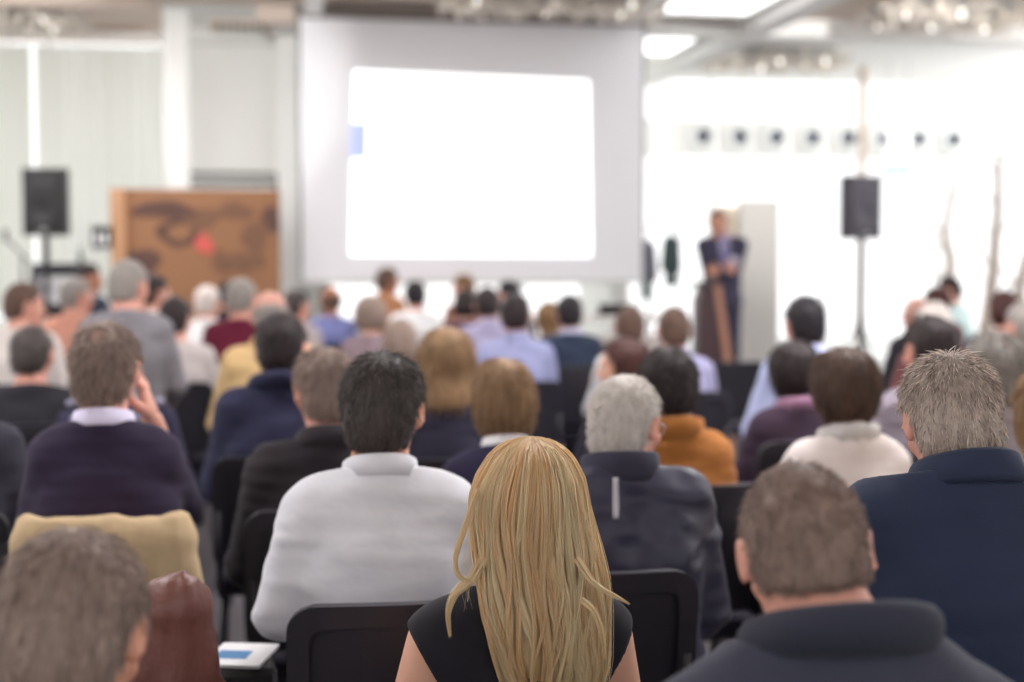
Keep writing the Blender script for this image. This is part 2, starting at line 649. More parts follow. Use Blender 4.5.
def chandelier(cx, cy, w, l, label, seed, n=260, z=ZC, bulb=None):
    rg = random.Random(seed)
    t = tag(empty('chandelier', (cx, cy, z)), label, 'chandelier', 'crystal ceiling chandeliers')
    m = MB()
    m.box((0, 0, -0.02), (w * .8, l * .8, 0.04), 0.01)
    for k in range(7):
        x = (k / 6 - .5) * w * .9
        m.tube([(x, 0, -.03), (x, 0, -.10), (x * 1.02, 0, -.14)], 0.006, 6)
    m.tube([(-w / 2, -l / 2, -.12), (w / 2, -l / 2, -.12), (w / 2, l / 2, -.12), (-w / 2, l / 2, -.12), (-w / 2, -l / 2, -.12)], 0.008, 6)
    m.tube([(-w / 2, 0, -.12), (w / 2, 0, -.12)], 0.006, 6)
    m.tube([(0, -l / 2, -.12), (0, l / 2, -.12)], 0.006, 6)
    m.build('chandelier_frame', CHROME, t)
    c = MB()
    for k in range(n):
        x, y = (rg.random() - .5) * w, (rg.random() - .5) * l
        zz = -.06 - rg.random() * .12
        s = .018 + rg.random() * .028
        c.lathe([(0.002, s * 1.4), (s * .7, s * .3), (s * .8, 0), (s * .5, -s * .8), (0.002, -s * 1.6)], (x, y, zz), 6)
    o = c.build('crystal_drops', CRYSTAL, t)
    o['kind'] = 'stuff'
    for k in range(6):
        x, y = ((k % 3) / 2 - .5) * w * .7, ((k // 3) - .5) * l * .6
        MB().lathe([(0.003, .05), (.02, .035), (.028, 0), (.018, -.03), (.01, -.05)], (x, y, -.13), 10).build('bulb', bulb or BULB, t, True)
    return t


def crystal():
    m, nt, p = new_mat('cut_crystal')
    p.inputs['Base Color'].default_value = rgb(246, 238, 226)
    p.inputs['Roughness'].default_value = 0.12
    p.inputs['Transmission Weight'].default_value = 0.12
    p.inputs['Specular IOR Level'].default_value = 0.8
    return m


CRYSTAL = crystal()
BULB = plain('warm_bulb', rgb(255, 250, 240), 0.4, emit=(1, .97, .9, 1), es=1.2)
BULBB = plain('bright_bulb', rgb(255, 250, 240), 0.4, emit=(1, .97, .92, 1), es=3.0)
chandelier(-2.9, 13.7, 2.2, 0.9, 'long crystal chandelier above the window with vertical blinds', 3, 420)
chandelier(2.25, 12.1, 1.9, 0.7, 'crystal chandelier on the ceiling above the projection screen', 4, 330)
chandelier(5.9, 12.2, 1.5, 1.0, 'sparkling crystal chandelier in the upper corner on the glazed side', 5, 330, bulb=BULBB)
chandelier(5.3, 15.2, 1.5, 1.0, 'pale crystal chandelier beyond the white cross beam, in the window glare', 6, 300, bulb=BULBB)


def spotlight(x, y, tx, ty, tz, w, size, label):
    """an added, unseen ceiling spotlight that brightens the front of the hall"""
    t = tag(empty('added_spotlight', (x, y, ZC)), label, 'spotlight', 'added ceiling spotlights')
    MB().box((0, 0, -.012), (.14, .14, .024), .004).tube([(0, 0, -.02), (0, 0, -.14)], .012, 8).build('mount', BLACKPL, t)
    d = Vector((tx - x, ty - y, tz - (ZC - .2))).normalized()
    c = Vector((0, 0, -.2))
    MB().tube([c - d * .10, c + d * .12], .06, 16).build('lamp_head', BLACKPL, t, False)
    L = bpy.data.lights.new('added_spot_beam', 'SPOT')  # added beam from out of view, lifting the front walls
    L.energy = w
    L.spot_size = size
    L.spot_blend = .7
    L.shadow_soft_size = .06
    L.color = (1, .985, .96)
    o = bpy.data.objects.new('added_spot_beam', L)
    COL.objects.link(o)
    o.parent = t
    o.location = c + d * .13
    o.rotation_euler = d.to_track_quat('-Z', 'Y').to_euler()


spotlight(-2.6, 7.0, -2.8, 14.6, 2.9, SPOT_W * .6, R(34), 'added ceiling spotlight brightening the blinds, out of the picture')
spotlight(-0.4, 7.0, -0.4, 14.8, 3.0, SPOT_W * .5, R(24), 'added ceiling spotlight brightening the alcove wall, out of the picture')
spotlight(5.0, 7.6, 5.4, 17.4, 3.0, SPOT_W * .8, R(44), 'added ceiling spotlight brightening the wall behind the presenter, out of the picture')
def uplighter(x, y, z, tx, ty, w, label):  # added lamp out of view, brightening the ceiling near the glazing
    t = tag(empty('added_uplighter', (x, y, z)), label, 'wall light', 'added wall uplighters')
    MB().box((0, 0, 0), (.03, .2, .2), .005).prism([(-.16, .02), (-.02, .02), (-.02, -.10), (-.10, -.10)], -.1, .1, .006).build('shade', FRAME, t)
    L = bpy.data.lights.new('added_uplight_beam', 'SPOT')
    L.energy = w
    L.spot_size = R(110)
    L.spot_blend = 1.0
    L.shadow_soft_size = .08
    o = bpy.data.objects.new('added_uplight_beam', L)
    COL.objects.link(o)
    o.parent = t
    o.location = (-.1, 0, .06)
    o.rotation_euler = Vector((tx - x, ty - y, ZC - z)).to_track_quat('-Z', 'Y').to_euler()


uplighter(11.37, 12.0, 3.0, 8.0, 12.6, 900, 'added white wall uplighter on the glazed side wall, out of the picture')
uplighter(11.37, 15.6, 3.0, 7.2, 15.2, 1300, 'added white wall uplighter in the front corner, out of the picture')
struct('wall_right_pier', MB().box((11.45, 12.0, 1.9), (.12, .3, 3.6)).box((11.45, 15.6, 1.9), (.12, .3, 3.6)), WHITE)
spotlight(8.2, 7.6, 8.4, 17.4, 2.9, SPOT_W * .4, R(50), 'added ceiling spotlight brightening the glazed front, out of the picture')

# ------------------------------------------------------------------ blinds, vent, fixtures on the front walls
def blind_mat():
    m, nt, p = new_mat('blind_fabric')
    p.inputs['Base Color'].default_value = rgb(228, 230, 228)
    p.inputs['Roughness'].default_value = 0.8
    tr = nt.nodes.new('ShaderNodeBsdfTranslucent')
    tr.inputs['Color'].default_value = rgb(238, 238, 234)
    ms = nt.nodes.new('ShaderNodeMixShader')
    ms.inputs[0].default_value = 0.85
    nt.links.new(p.outputs[0], ms.inputs[1])
    nt.links.new(tr.outputs[0], ms.inputs[2])
    nt.links.new(ms.outputs[0], nt.nodes['Material Output'].inputs['Surface'])
    return m


BLIND = blind_mat()


def blind(x0, x1, z0, z1, y, label, ang):
    t = tag(empty('vertical_blind', ((x0 + x1) / 2, y, z0)), label, 'window blind', 'vertical blinds at the window')
    MB().box((0, 0, z1 - z0 + .02), (x1 - x0, 0.05, 0.04), 0.005).box((-(x1 - x0) * .4, .03, z1 - z0 + .12), (.02, .03, .2)).box(((x1 - x0) * .4, .03, z1 - z0 + .12), (.02, .03, .2)).build('headrail', FRAME, t)
    m = MB()
    n = int((x1 - x0) / 0.092)
    for k in range(n):
        x = (k + .5) / n * (x1 - x0) - (x1 - x0) / 2
        m.box((x, 0, (z1 - z0) / 2), (0.098, 0.003, z1 - z0), 0, (0, 0, ang + .30 * math.sin(k * 2.7)))
    m.build('slats', BLIND, t)


blind(-4.6, -2.44, 1.0, 3.57, YW - .06, 'vertical blind at the picture edge behind the microphone stand', R(24))
blind(-2.40, -1.12, 1.0, 3.57, YW - .06, 'vertical slat blind beside the white column, above the wooden board', R(20))

t = tag(empty('ceiling_vent', (-0.42, 14.45, ZC)), 'taupe slotted air vent in the white ceiling of the alcove', 'air vent')
m = MB()
for sx in (-1, 1):
    m.box((sx * .27, 0, -.02), (.04, .9, .04))
    m.box((0, sx * .43, -.02), (.5, .04, .04))
m.build('vent_frame', TAUPE, t)
m = MB()
for k in range(7):
    m.box((-.21 + .07 * k, 0, -.018), (.012, .82, .03), 0, (0, R(30), 0))
m.build('vent_grille', plain('olive_vent_metal', rgb(150, 145, 120), 0.5), t)

# jet nozzles on the duct band
NOZ = plain('nozzle_shell', rgb(232, 234, 232), 0.4)
NDARK = plain('nozzle_throat', rgb(96, 104, 124), 0.5)
noz0 = None
xs = [5.17 + .475 * k for k in range(8)]
for k, x in enumerate(xs):
    if noz0 is None:
        noz0 = tag(empty('air_nozzle', (x, 17.35, 3.06)), 'x', 'air nozzle', 'round air nozzles on the white duct band')
        m = MB().lathe([(.19, 0), (.19, -.03), (.175, -.06), (.13, -.06), (.09, -.02), (.08, .02)], n=32, axis='y')
        m.build('nozzle_ring', NOZ, noz0, True)
        MB().lathe([(.002, .01), (.05, .0), (.06, -.03), (.05, -.05), (.03, -.055), (.002, -.055)], n=20, axis='y').build('nozzle_throat', NDARK, noz0, True)
        o = noz0
    else:
        o = dup(noz0, (x, 17.35, 3.06))
    o['label'] = ('round air nozzle on the white duct band, %s from the projection screen' %
                  ['nearest', 'second', 'third', 'fourth', 'fifth', 'sixth', 'seventh', 'eighth and last'][k])

# slim post above the speaker, exit sign
struct('trim_post', MB().tube([(6.86, 16.35, 0), (6.86, 16.35, ZC)], 0.05, 12), plain('pale_post', rgb(190, 172, 158), 0.5))
t = tag(empty('exit_sign', at(897, 170, 16.6)), 'small faint green exit sign hanging against the bright glazing', 'exit sign')
MB().box((0, 0, 0), (.34, .05, .15), .01).build('sign_case', plain('exit_green', rgb(190, 235, 220), 0.5), t)
m = MB()
m.box((-.06, -.027, .0), (.03, .006, .08)).box((-.02, -.027, -.02), (.06, .006, .02)).box((.08, -.027, 0), (.05, .006, .03))
m.build('sign_figure', FRAME, t)
MB().tube([(-.12, 0, .07), (-.12, 0, ZC - t.location.z)], .006, 6).tube([(.12, 0, .07), (.12, 0, ZC - t.location.z)], .006, 6).build('hanger_rod', CHROME, t)

# ------------------------------------------------------------------ projection screen
a = at(297.5, 20, 12.75)
b = at(640, 30, 13.25)
SX0, SX1, SYY = a[0], b[0], 12.85
SZ1 = a[2]
SZ0 = at(298, 281, 12.75)[2]
sw = SX1 - SX0
t = tag(empty('projection_screen', ((SX0 + SX1) / 2, SYY, SZ0)), 'large white projection screen with a bright projected slide', 'projection screen')
SCR = plain('screen_fabric', rgb(238, 238, 242), 0.85)
H = SZ1 - SZ0
MB().box((0, 0, H / 2), (sw - .03, .012, H)).build('screen_fabric', SCR, t)
MB().box((0, .02, H + .05), (sw + .06, .14, .12), .02).build('housing', plain('screen_housing', rgb(120, 112, 106), 0.5), t)
for s in (-1, 1):
    MB().box((s * (sw / 2 - .008), -.002, H / 2), (.018, .02, H)).build('screen_edge', plain('edge_band', rgb(110, 118, 116), 0.6), t)
MB().box((0, 0, -.012), (sw, .03, .03), .006).build('weight_bar', plain('weight_bar', rgb(205, 208, 205), 0.5), t)


def on_screen(px, py, dy):
    d0 = 12.0
    p = at(px, py, 1.0) - CAM
    k = (SYY - dy) / p[1]
    q = CAM + p * k
    return (q[0] - (SX0 + SX1) / 2, -dy, q[2] - SZ0)


def quad(pts, name, mat, par, th=.003):
    me = bpy.data.meshes.new(name)
    v = [(x, y - th, z) for x, y, z in pts] + [(x, y, z) for x, y, z in pts]
    me.from_pydata(v, [], [(0, 1, 2, 3), (7, 6, 5, 4), (0, 4, 5, 1), (1, 5, 6, 2), (2, 6, 7, 3), (3, 7, 4, 0)])
    return link(name, me, par, mat)


def emis(name, c, s):
    m, nt, p = new_mat(name)
    p.inputs['Base Color'].default_value = c
    p.inputs['Emission Color'].default_value = c
    p.inputs['Emission Strength'].default_value = s
    return m


slide = quad([on_screen(350.5, 255, .012), on_screen(591, 256, .012), on_screen(588.5, 81, .012), on_screen(354.5, 71, .012)], 'projected_slide', emis('projector_light', (1, 1, 1, 1), 1.5), t)
quad([on_screen(351, 159, .017), on_screen(367, 159, .017), on_screen(367.5, 122, .017), on_screen(352, 122, .017)], 'slide_picture', emis('projector_light_blue', rgb(176, 190, 238), 0.45), slide, .002)

# ------------------------------------------------------------------ wooden board, whiteboard, notice
def board_mat():
    m, nt, p = new_mat('painted_wood')
    n = noise_node(nt, 1.1, 5, 0.55, (1, 1, 1.3))
    r = nt.nodes.new('ShaderNodeValToRGB')
    r.color_ramp.elements[0].position = 0.30
    r.color_ramp.elements[0].color = rgb(120, 84, 66)
    r.color_ramp.elements[1].position = 0.50
    r.color_ramp.elements[1].color = rgb(150, 106, 74)
    e = r.color_ramp.elements.new(0.40)
    e.color = rgb(152, 108, 76)
    nt.links.new(n.outputs['Fac'], r.inputs[0])
    nt.links.new(r.outputs[0], p.inputs['Base Color'])
    p.inputs['Roughness'].default_value = 0.7
    return m


bx0 = at(131, 196, 12.6)
bx1 = at(280, 195, 12.9)
BW = bx1[0] - bx0[0] + .12
t = tag(empty('wooden_board', ((bx0[0] - .12 + bx1[0]) / 2, 12.6, 0)), 'tall brown wooden display board with dark smudges and a red spot', 'display board')
ZT = 2.13
MB().box((.06, 0, ZT / 2 + .02), (BW - .12, .06, ZT - .04), .004).build('board_panel', board_mat(), t)
MB().box((-BW / 2 + .06, -.02, ZT / 2), (.125, .14, ZT), .008).build('board_post', plain('light_wood', rgb(186, 140, 104), 0.6, var=.1, vs=4), t)
SMUDGE = plain('dark_smudge', rgb(94, 68, 60), 0.8, var=.3, vs=9)
SM2 = plain('mid_smudge', rgb(122, 88, 68), 0.8, var=.3, vs=9)


_sk = [0]


def splotch(name, px, py, rx, rz, mat, seed, hole=False, dy=.033):
    _sk[0] += 1
    dy += .0007 * _sk[0]
    rg = random.Random(seed)
    n = 28
    p = at(px, py, 1.0) - CAM
    k = (12.6 - dy) / p[1]
    c = CAM + p * k
    ph = [rg.uniform(0, 6.3) for _ in range(3)]
    pts = []
    for i in range(n):
        a = 2 * PI * i / n
        rr = 1 + .12 * math.sin(2 * a + ph[0]) + .10 * math.sin(3 * a + ph[1]) + .06 * math.sin(5 * a + ph[2])
        pts.append((c[0] - t.location.x + rx * rr * math.cos(a), c[2] + rz * rr * math.sin(a)))
    if not hole:
        MB().prism(pts, -dy, -dy + .006).build(name, mat, t)
    else:
        m = MB()
        cx, cz = c[0] - t.location.x, c[2]
        for i in range(n):
            q0, q1 = pts[i], pts[(i + 1) % n]
            f = .55
            m.prism([q0, q1, (cx + (q1[0] - cx) * f, cz + (q1[1] - cz) * f), (cx + (q0[0] - cx) * f, cz + (q0[1] - cz) * f)], -dy, -dy + .006)
        m.build(name, mat, t)


splotch('paint_patch', 180, 232, .17, .14, SMUDGE, 1, True)
splotch('paint_patch', 202, 219, .17, .09, SM2, 2)
splotch('paint_patch', 163, 210, .24, .085, SMUDGE, 3)
splotch('paint_patch', 271, 219, .08, .11, SMUDGE, 5)
splotch('paint_patch', 255, 237, .13, .13, SM2, 6)
splotch('paint_patch', 246, 262, .15, .09, SM2, 7)
splotch('paint_patch', 143, 262, .13, .13, SMUDGE, 8)
splotch('paint_patch', 236, 211, .14, .08, SM2, 9)
splotch('paint_patch', 222, 262, .09, .10, SM2, 10)
splotch('red_spot', 204, 244, .075, .08, plain('red_paint', rgb(214, 96, 88), 0.7), 11, dy=.04)

p = at(233, 184, 14.4)
p[0] -= .0
t = tag(empty('whiteboard', (p[0] - .0, 14.70, 0.9)), 'whiteboard with a dark top rail in the alcove behind the wooden board', 'whiteboard')
wz = p[2] - .9
MB().box((0, 0, wz / 2), (.88, .03, wz)).build('writing_surface', WHITE, t)
MB().box((0, -.01, wz), (.92, .05, .05), .006).box((0, -.01, wz + .1), (.92, .05, .03), .006).build('top_rail', plain('grey_rail', rgb(112, 110, 108), 0.5), t)
for s in (-1, 1):
    MB().box((s * .44, -.005, wz / 2 + .05), (.035, .05, wz + .1), .005).tube([(s * .44, .0, 0), (s * .44, 0, -.9)], .02, 8).build('stand_leg', STEEL, t)

p = at(108, 238, 12.5)
t = tag(empty('framed_notice', (p[0], 12.5, p[2])), 'small black-framed notice with two white figures beside the wooden board', 'notice')
MB().box((0, 0, 0), (.17, .03, .19), .006).box((.06, .02, 0), (.05, .03, .05)).build('notice_frame', BLACKPL, t)
m = MB()
for s in (-1, 1):
    m.prism([(s * .032 - .018, -.05), (s * .032 + .018, -.05), (s * .032 + .016, .02), (s * .032, .045), (s * .032 - .016, .02)], -.019, -.012)
m.build('notice_figures', FRAME, t)

# ------------------------------------------------------------------ loudspeakers on stands
def speaker(px, py0, py1, d, w, label, slabel, mat, rz):
    top = at(px, py0, d)
    bot = at(px, py1, d)
    h = top[2] - bot[2]
    t = tag(empty('loudspeaker', (top[0], top[1], bot[2]), rz), label, 'loudspeaker', 'loudspeakers on stands')
    dd = w * .85
    MB().prism([(-w / 2, 0), (w / 2, 0), (w / 2, h), (-w / 2, h)], -.02, dd * .5, .02).prism([(-w * .32, .03), (w * .32, .03), (w * .32, h - .03), (-w * .32, h - .03)], dd * .4, dd * .8, .02).build('cabinet', mat, t)
    g = MB().box((0, -.028, h / 2), (w * .88, .02, h * .92), .008).build('grille', plain('speaker_grille', mat.node_tree.nodes['Principled BSDF'].inputs['Base Color'].default_value[:], .6, bump=.4, bs=500), t)
    MB().lathe([(.002, 0), (w * .30, 0), (w * .34, -.008), (w * .36, 0), (w * .36, .01)], (0, -.04, h * .36), 28, 'y').build('woofer_ring', mat, g, True)
    MB().box((0, -.04, h * .78), (w * .5, .012, h * .16), .004).build('horn_mouth', mat, g)
    MB().box((0, -.041, h * .08), (.06, .006, .025), .002).build('badge', CHROME, g)
    s = tag(empty('speaker_stand', (top[0], top[1] + .04, 0), rz), slabel, 'speaker stand', 'tripod speaker stands')
    MB().tube([(0, 0, .12), (0, 0, bot[2])], .028, 12).build('pole', STEEL, s)
    MB().lathe([(.02, -.04), (.035, -.04), (.035, .04), (.02, .04)], (0, 0, .95), 14).build('collar', BLACKPL, s)
    for k in range(3):
        a = 2 * PI * k / 3 + .5
        c, sn = math.cos(a), math.sin(a)
        MB().tube([(c * .03, sn * .03, .92), (c * .50, sn * .50, .02)], .013, 8).tube([(c * .02, sn * .02, .3), (c * .3, sn * .3, .39)], .008, 6).build('leg', STEEL, s)


speaker(43.5, 168, 235.5, 12.0, .36, 'black loudspeaker on a stand in front of the vertical blinds', 'thin black speaker stand before the blinds, near the wooden board', plain('speaker_black', rgb(24, 21, 23), .5, bump=.05, bs=200), R(-4))
speaker(865, 175.5, 239, 13.2, .355, 'dark loudspeaker on a stand against the blown-out glazing', 'thin speaker stand standing against the bright glazing', plain('speaker_charcoal', rgb(62, 58, 68), .5, bump=.05, bs=200), R(10))

# ------------------------------------------------------------------ stage end furniture
p = at(22, 236, 11.9)
t = tag(empty('microphone_stand', (p[0], p[1], 0)), 'thin microphone stand with a boom near the picture edge', 'microphone stand')
MB().lathe([(.002, 0), (.13, 0), (.13, .02), (.03, .035), (.002, .035)], n=20).build('base', BLACKPL, t)
MB().tube([(0, 0, .03), (0, 0, 1.55)], .01, 8).build('pole', STEEL, t)
MB().tube([(.06, 0, 1.50), (-.12, -.02, 1.70)], .008, 8).build('boom', STEEL, t)
MB().lathe([(.002, -.05), (.012, -.05), (.016, .01), (.022, .03), (.015, .055), (.002, .06)], (-.13, -.02, 1.72), 12).build('microphone', BLACKPL, t, True)

p = at(60, 266, 12.95)
t = tag(empty('equipment_rack', (p[0], p[1], 0)), 'dark equipment rack with white devices below the hanging loudspeaker', 'equipment rack')
rz_ = p[2]
m = MB()
for sx in (-1, 1):
    for sy in (-1, 1):
        m.box((sx * .19, sy * .17, rz_ / 2), (.035, .035, rz_))
m.box((-.19, 0, rz_ / 2), (.07, .36, rz_)).box((0, .17, rz_ / 2), (.4, .02, rz_)).box((0, 0, rz_), (.44, .4, .05), .005).box((0, 0, rz_ - .36), (.40, .38, .02)).box((0, 0, .1), (.40, .38, .02))
m.build('rack_frame', plain('rack_grey', rgb(70, 68, 78), .5), t)
for zz, hh in ((rz_ - .34, .13), (rz_ - .19, .1), (rz_ - .58, .12), (rz_ - .8, .12)):
    f = MB().box((0, -.01, zz + hh / 2), (.34, .34, hh), .006).build('device', plain('device_white', rgb(222, 222, 224), .4), t)
    MB().lathe([(.002, 0), (.016, 0), (.016, -.015), (.002, -.018)], (.12, -.18, zz + hh / 2), 12, 'y').build('knob', BLACKPL, f)

p = at(79, 245, 13.5)
t = tag(empty('potted_plant', (p[0], p[1], 0)), 'tall narrow dark green plant behind the dark-suited person', 'plant')
MB().lathe([(.002, 0), (.11, 0), (.14, .26), (.12, .26), (.11, .22), (.002, .22)], n=20).build('pot', plain('grey_pot', rgb(120, 120, 120), .7), t)
m = MB()
rg = random.Random(8)
for k in range(7):
    a = rg.uniform(0, 6.28)
    h = p[2] * (1 if k == 0 else rg.uniform(.62, .9))
    w = .05
    bend = .05 if k else .015
    pts = []
    for i in range(9):
        s = i / 8
        pts.append((math.cos(a) * (.03 + bend * s * s), math.sin(a) * (.03 + bend * s * s), .2 + (h - .2) * s))
    ww = [w * (0.7 + s) * (1.02 - s ** 3) for s in [i / 8 for i in range(9)]]
    q = (-math.sin(a), math.cos(a))
    vs = []
    for pt, wd in zip(pts, ww):
        vs.append((m.bm.verts.new((pt[0] + q[0] * wd, pt[1] + q[1] * wd, pt[2])), m.bm.verts.new((pt[0] + math.cos(a) * .006, pt[1] + math.sin(a) * .006, pt[2])), m.bm.verts.new((pt[0] - q[0] * wd, pt[1] - q[1] * wd, pt[2]))))
    for x, y in zip(vs[:-1], vs[1:]):
        m.bm.faces.new((x[0], x[1], y[1], y[0]))
        m.bm.faces.new((x[1], x[2], y[2], y[1]))
o = m.build('leaves', plain('dark_green_leaf', rgb(28, 78, 62), .5), t)

# table with a laptop in front of the screen
p = at(600, 316, 11.4)
t = tag(empty('presentation_table', (p[0], p[1], 0), 0), 'table with a pale beige front panel below the projection screen', 'table')
tz = p[2]
MB().box((0, 0, tz - .015), (1.25, .6, .03), .005).build('tabletop', plain('table_white', rgb(214, 208, 202), .5), t)
MB().box((0, -.26, tz / 2 - .05), (1.2, .025, tz - .18), .004).build('front_panel', plain('table_beige', rgb(206, 196, 190), .6), t)
for sx in (-1, 1):
    for sy in (-1, 1):
        MB().box((sx * .58, sy * .25, tz / 2 - .015), (.04, .04, tz - .03)).build('leg', STEEL, t)
p2 = at(614, 307, 11.5)
l = tag(empty('laptop', (p2[0], p2[1], tz), R(180)), 'open dark laptop lying on the beige-fronted table', 'laptop')
MB().box((0, 0, .01), (.30, .21, .018), .004).build('keyboard_base', BLACKPL, l)
MB().box((0, .105 + .01, .055), (.30, .012, .09), .004, (R(-14), 0, 0)).build('laptop_lid', BLACKPL, l)
p3 = at(650, 288, 12.0)
l = tag(empty('data_projector', (p3[0], p3[1], 0)), 'dark green flat monitor on a post at the end of the table', 'monitor')
l.name = 'monitor'
MB().lathe([(.002, 0), (.15, 0), (.15, .02), (.02, .04), (.002, .04)], n=18).build('base', STEEL, l)
MB().tube([(0, 0, .03), (0, 0, p3[2])], .015, 8).build('post', STEEL, l)
MB().box((-.03, -.03, p3[2]), (.1, .03, .16), .006, (0, 0, R(50))).build('screen', plain('dark_green_screen', rgb(40, 66, 62), .4), l)

# pale display panels behind the presenter
p = at(759, 200, 14.6)
t = tag(empty('display_panel', (p[0], p[1], 0), R(-9)), 'pale grey upright display panel behind the standing presenter', 'display panel', 'upright display panels')
MB().box((0, 0, p[2] / 2 + .02), (.40, .16, p[2] - .04), .01).build('panel', plain('pale_grey_panel', rgb(216, 213, 208), .7), t)
MB().box((0, 0, .02), (.56, .34, .04), .01).build('base', CHROME, t)
p = at(727, 206, 15.2)
t = tag(empty('display_panel', (p[0], p[1], 0), R(-9)), 'cream upright display panel right behind the presenter\'s head', 'display panel', 'upright display panels')
MB().box((0, 0, p[2] / 2 + .02), (.33, .05, p[2] - .04), .01).build('panel', plain('cream_panel', rgb(246, 230, 210), .7), t)
MB().box((0, 0, .02), (.45, .3, .04), .01).build('base', CHROME, t)

# coats on a stand beside the screen
def coat(name, px, pyt, pyb, d, w, c, label, seed):
    top, bot = at(px, pyt, d), at(px, pyb, d)
    h = top[2] - bot[2]
    t = tag(empty(name, (top[0], top[1], bot[2])), label, 'coat', 'coats on the coat rack')
    F = Field((-.3, -.2, -.05), (.3, .2, h + .1), .014)
    F.rc((0, 0, h * .9), (0, 0, .05), w * .34, w * .5, .03, flat=(1, .55, 1))
    F.rc((-w * .35, 0, h * .84), (-w * .5, 0, h * .35), .04, .045, .03)
    F.rc((w * .35, 0, h * .84), (w * .48, 0, h * .35), .04, .045, .03)
    X, Y, Z = F.pts()
    F.D = F.D + .012 * wobble(X, Y, Z * .3, 26, seed)
    F.D = np.maximum(F.D, -(Z + 0 * X + 0 * Y) + .0)
    V, Q = F.mesh()
    link('coat_cloth', np_mesh('coat_cloth', V, Q), t, cloth(c, 'coat_wool'))
    MB().tube([(0, 0, h * .98), (0, 0, h * .98 + .05), (.02, 0, h + .08), (.0, 0, h + .1)], .005, 6).build('hanger_hook', CHROME, t)
    return t


coat('coat', 648, 237, 300, 14.9, .13, rgb(126, 124, 138), 'grey-violet coat hanging nearest the edge of the projection screen', 4)
coat('coat', 671, 233, 287, 14.9, .14, rgb(72, 84, 86), 'dark green coat hanging between the grey coat and the presenter', 7)
a, b = at(640, 229, 14.9), at(680, 229, 14.9)
t = tag(empty('coat_rack', (a[0], a[1], 0)), 'slim coat rack between the projection screen and the presenter', 'coat rack')
dx, dy = b[0] - a[0], b[1] - a[1]
MB().tube([(0, 0, 0.02), (0, 0, a[2])], .012, 8).tube([(dx, dy, 0.02), (dx, dy, a[2])], .012, 8).build('post', CHROME, t)
MB().tube([(0, 0, a[2]), (dx, dy, a[2])], .011, 8).build('rail', CHROME, t)
MB().tube([(0, -.22, .02), (0, .22, .02)], .012, 8).tube([(dx, dy - .22, .02), (dx, dy + .22, .02)], .012, 8).build('foot', CHROME, t)

# lectern beside the presenter
p = at(713, 283, 11.2)
t = tag(empty('lectern', (p[0], p[1], 0), R(-9)), 'dark brown lectern with a slanted tan wooden edge before the presenter', 'lectern')
zt = p[2]
DKW = plain('dark_brown_wood', rgb(72, 50, 54), .5, var=.15, vs=5)
TANW = plain('tan_wood', rgb(176, 126, 104), .5, var=.1, vs=5)
MB().prism([(-.14, .0), (.08, .0), (.08, zt * .45), (-.02, zt - .02), (-.10, zt - .02), (-.14, zt - .14)], -.2, .2, .012).build('side_panel', DKW, t)
MB().prism([(.085, 0), (.145, 0), (.145, zt * .46), (.03, zt + .01), (-.02, zt - .01), (.085, zt * .45)], -.21, .21, .006).build('edge_board', TANW, t)
MB().box((-.06, 0, zt + .0), (.22, .46, .025), .006, (0, R(-6), 0)).build('reading_top', DKW, t)

# bare young trees outside the glazing
BARK = plain('pale_bark', rgb(168, 150, 138), .8, var=.1, vs=9)


def bare_tree(px, d, h, label, seed):
    rg = random.Random(seed)
    p = at(px, 300, d)
    t = tag(empty('bare_tree', (p[0], p[1], -.3)), label, 'tree', 'bare trees outside the glazing')
    pts = [(0, 0, 0)]
    for k in range(1, 9):
        pts.append((pts[-1][0] + rg.uniform(-.10, .10), pts[-1][1] + rg.uniform(-.05, .05), h * k / 8))
    MB().tube(pts, .13, 10, True, .04).build('trunk', BARK, t, True)
    m = MB()
    for k in range(8):
        b0 = pts[3 + k % 6]
        a = rg.uniform(0, 6.28)
        L = rg.uniform(.4, 1.0)
        m.tube([b0, (b0[0] + math.cos(a) * L * .4, b0[1] + math.sin(a) * L * .4, b0[2] + .3 * L), (b0[0] + math.cos(a) * L * .7, b0[1] + math.sin(a) * L * .7, b0[2] + .9 * L)], .022, 6, True, .006)
    m.build('branches', BARK, t, True)


bare_tree(986, 19.5, 3.4, 'thin bare tree outside the glazing beyond the light blue shirt', 2)
bare_tree(1020, 19.2, 2.8, 'thin bare tree outside the glazing at the picture edge', 5)
bare_tree(955, 20.5, 2.9, 'slender bare tree outside, next to the dark loudspeaker', 9)
struct('ground', MB().box((3.0, 23.5, -.2), (40, 11.4, .1)), plain('pale_paving', rgb(225, 225, 222), .8))

# ------------------------------------------------------------------ chairs
CH_FAB = cloth(rgb(46, 43, 56), 'chair_fabric', .95, .1)
CH_PL = plain('chair_shell', rgb(44, 42, 50), .42, bump=.06, bs=260)


def rounded(w, z0, z1, r, n=6):
    pts = []
    for cx, cz, a0 in ((w / 2 - r, z0 + r, -90), (w / 2 - r, z1 - r, 0), (-w / 2 + r, z1 - r, 90), (-w / 2 + r, z0 + r, 180)):
        for k in range(n + 1):
            a = R(a0 + 90 * k / n)
            pts.append((cx + r * math.cos(a), cz + r * math.sin(a)))
    return pts


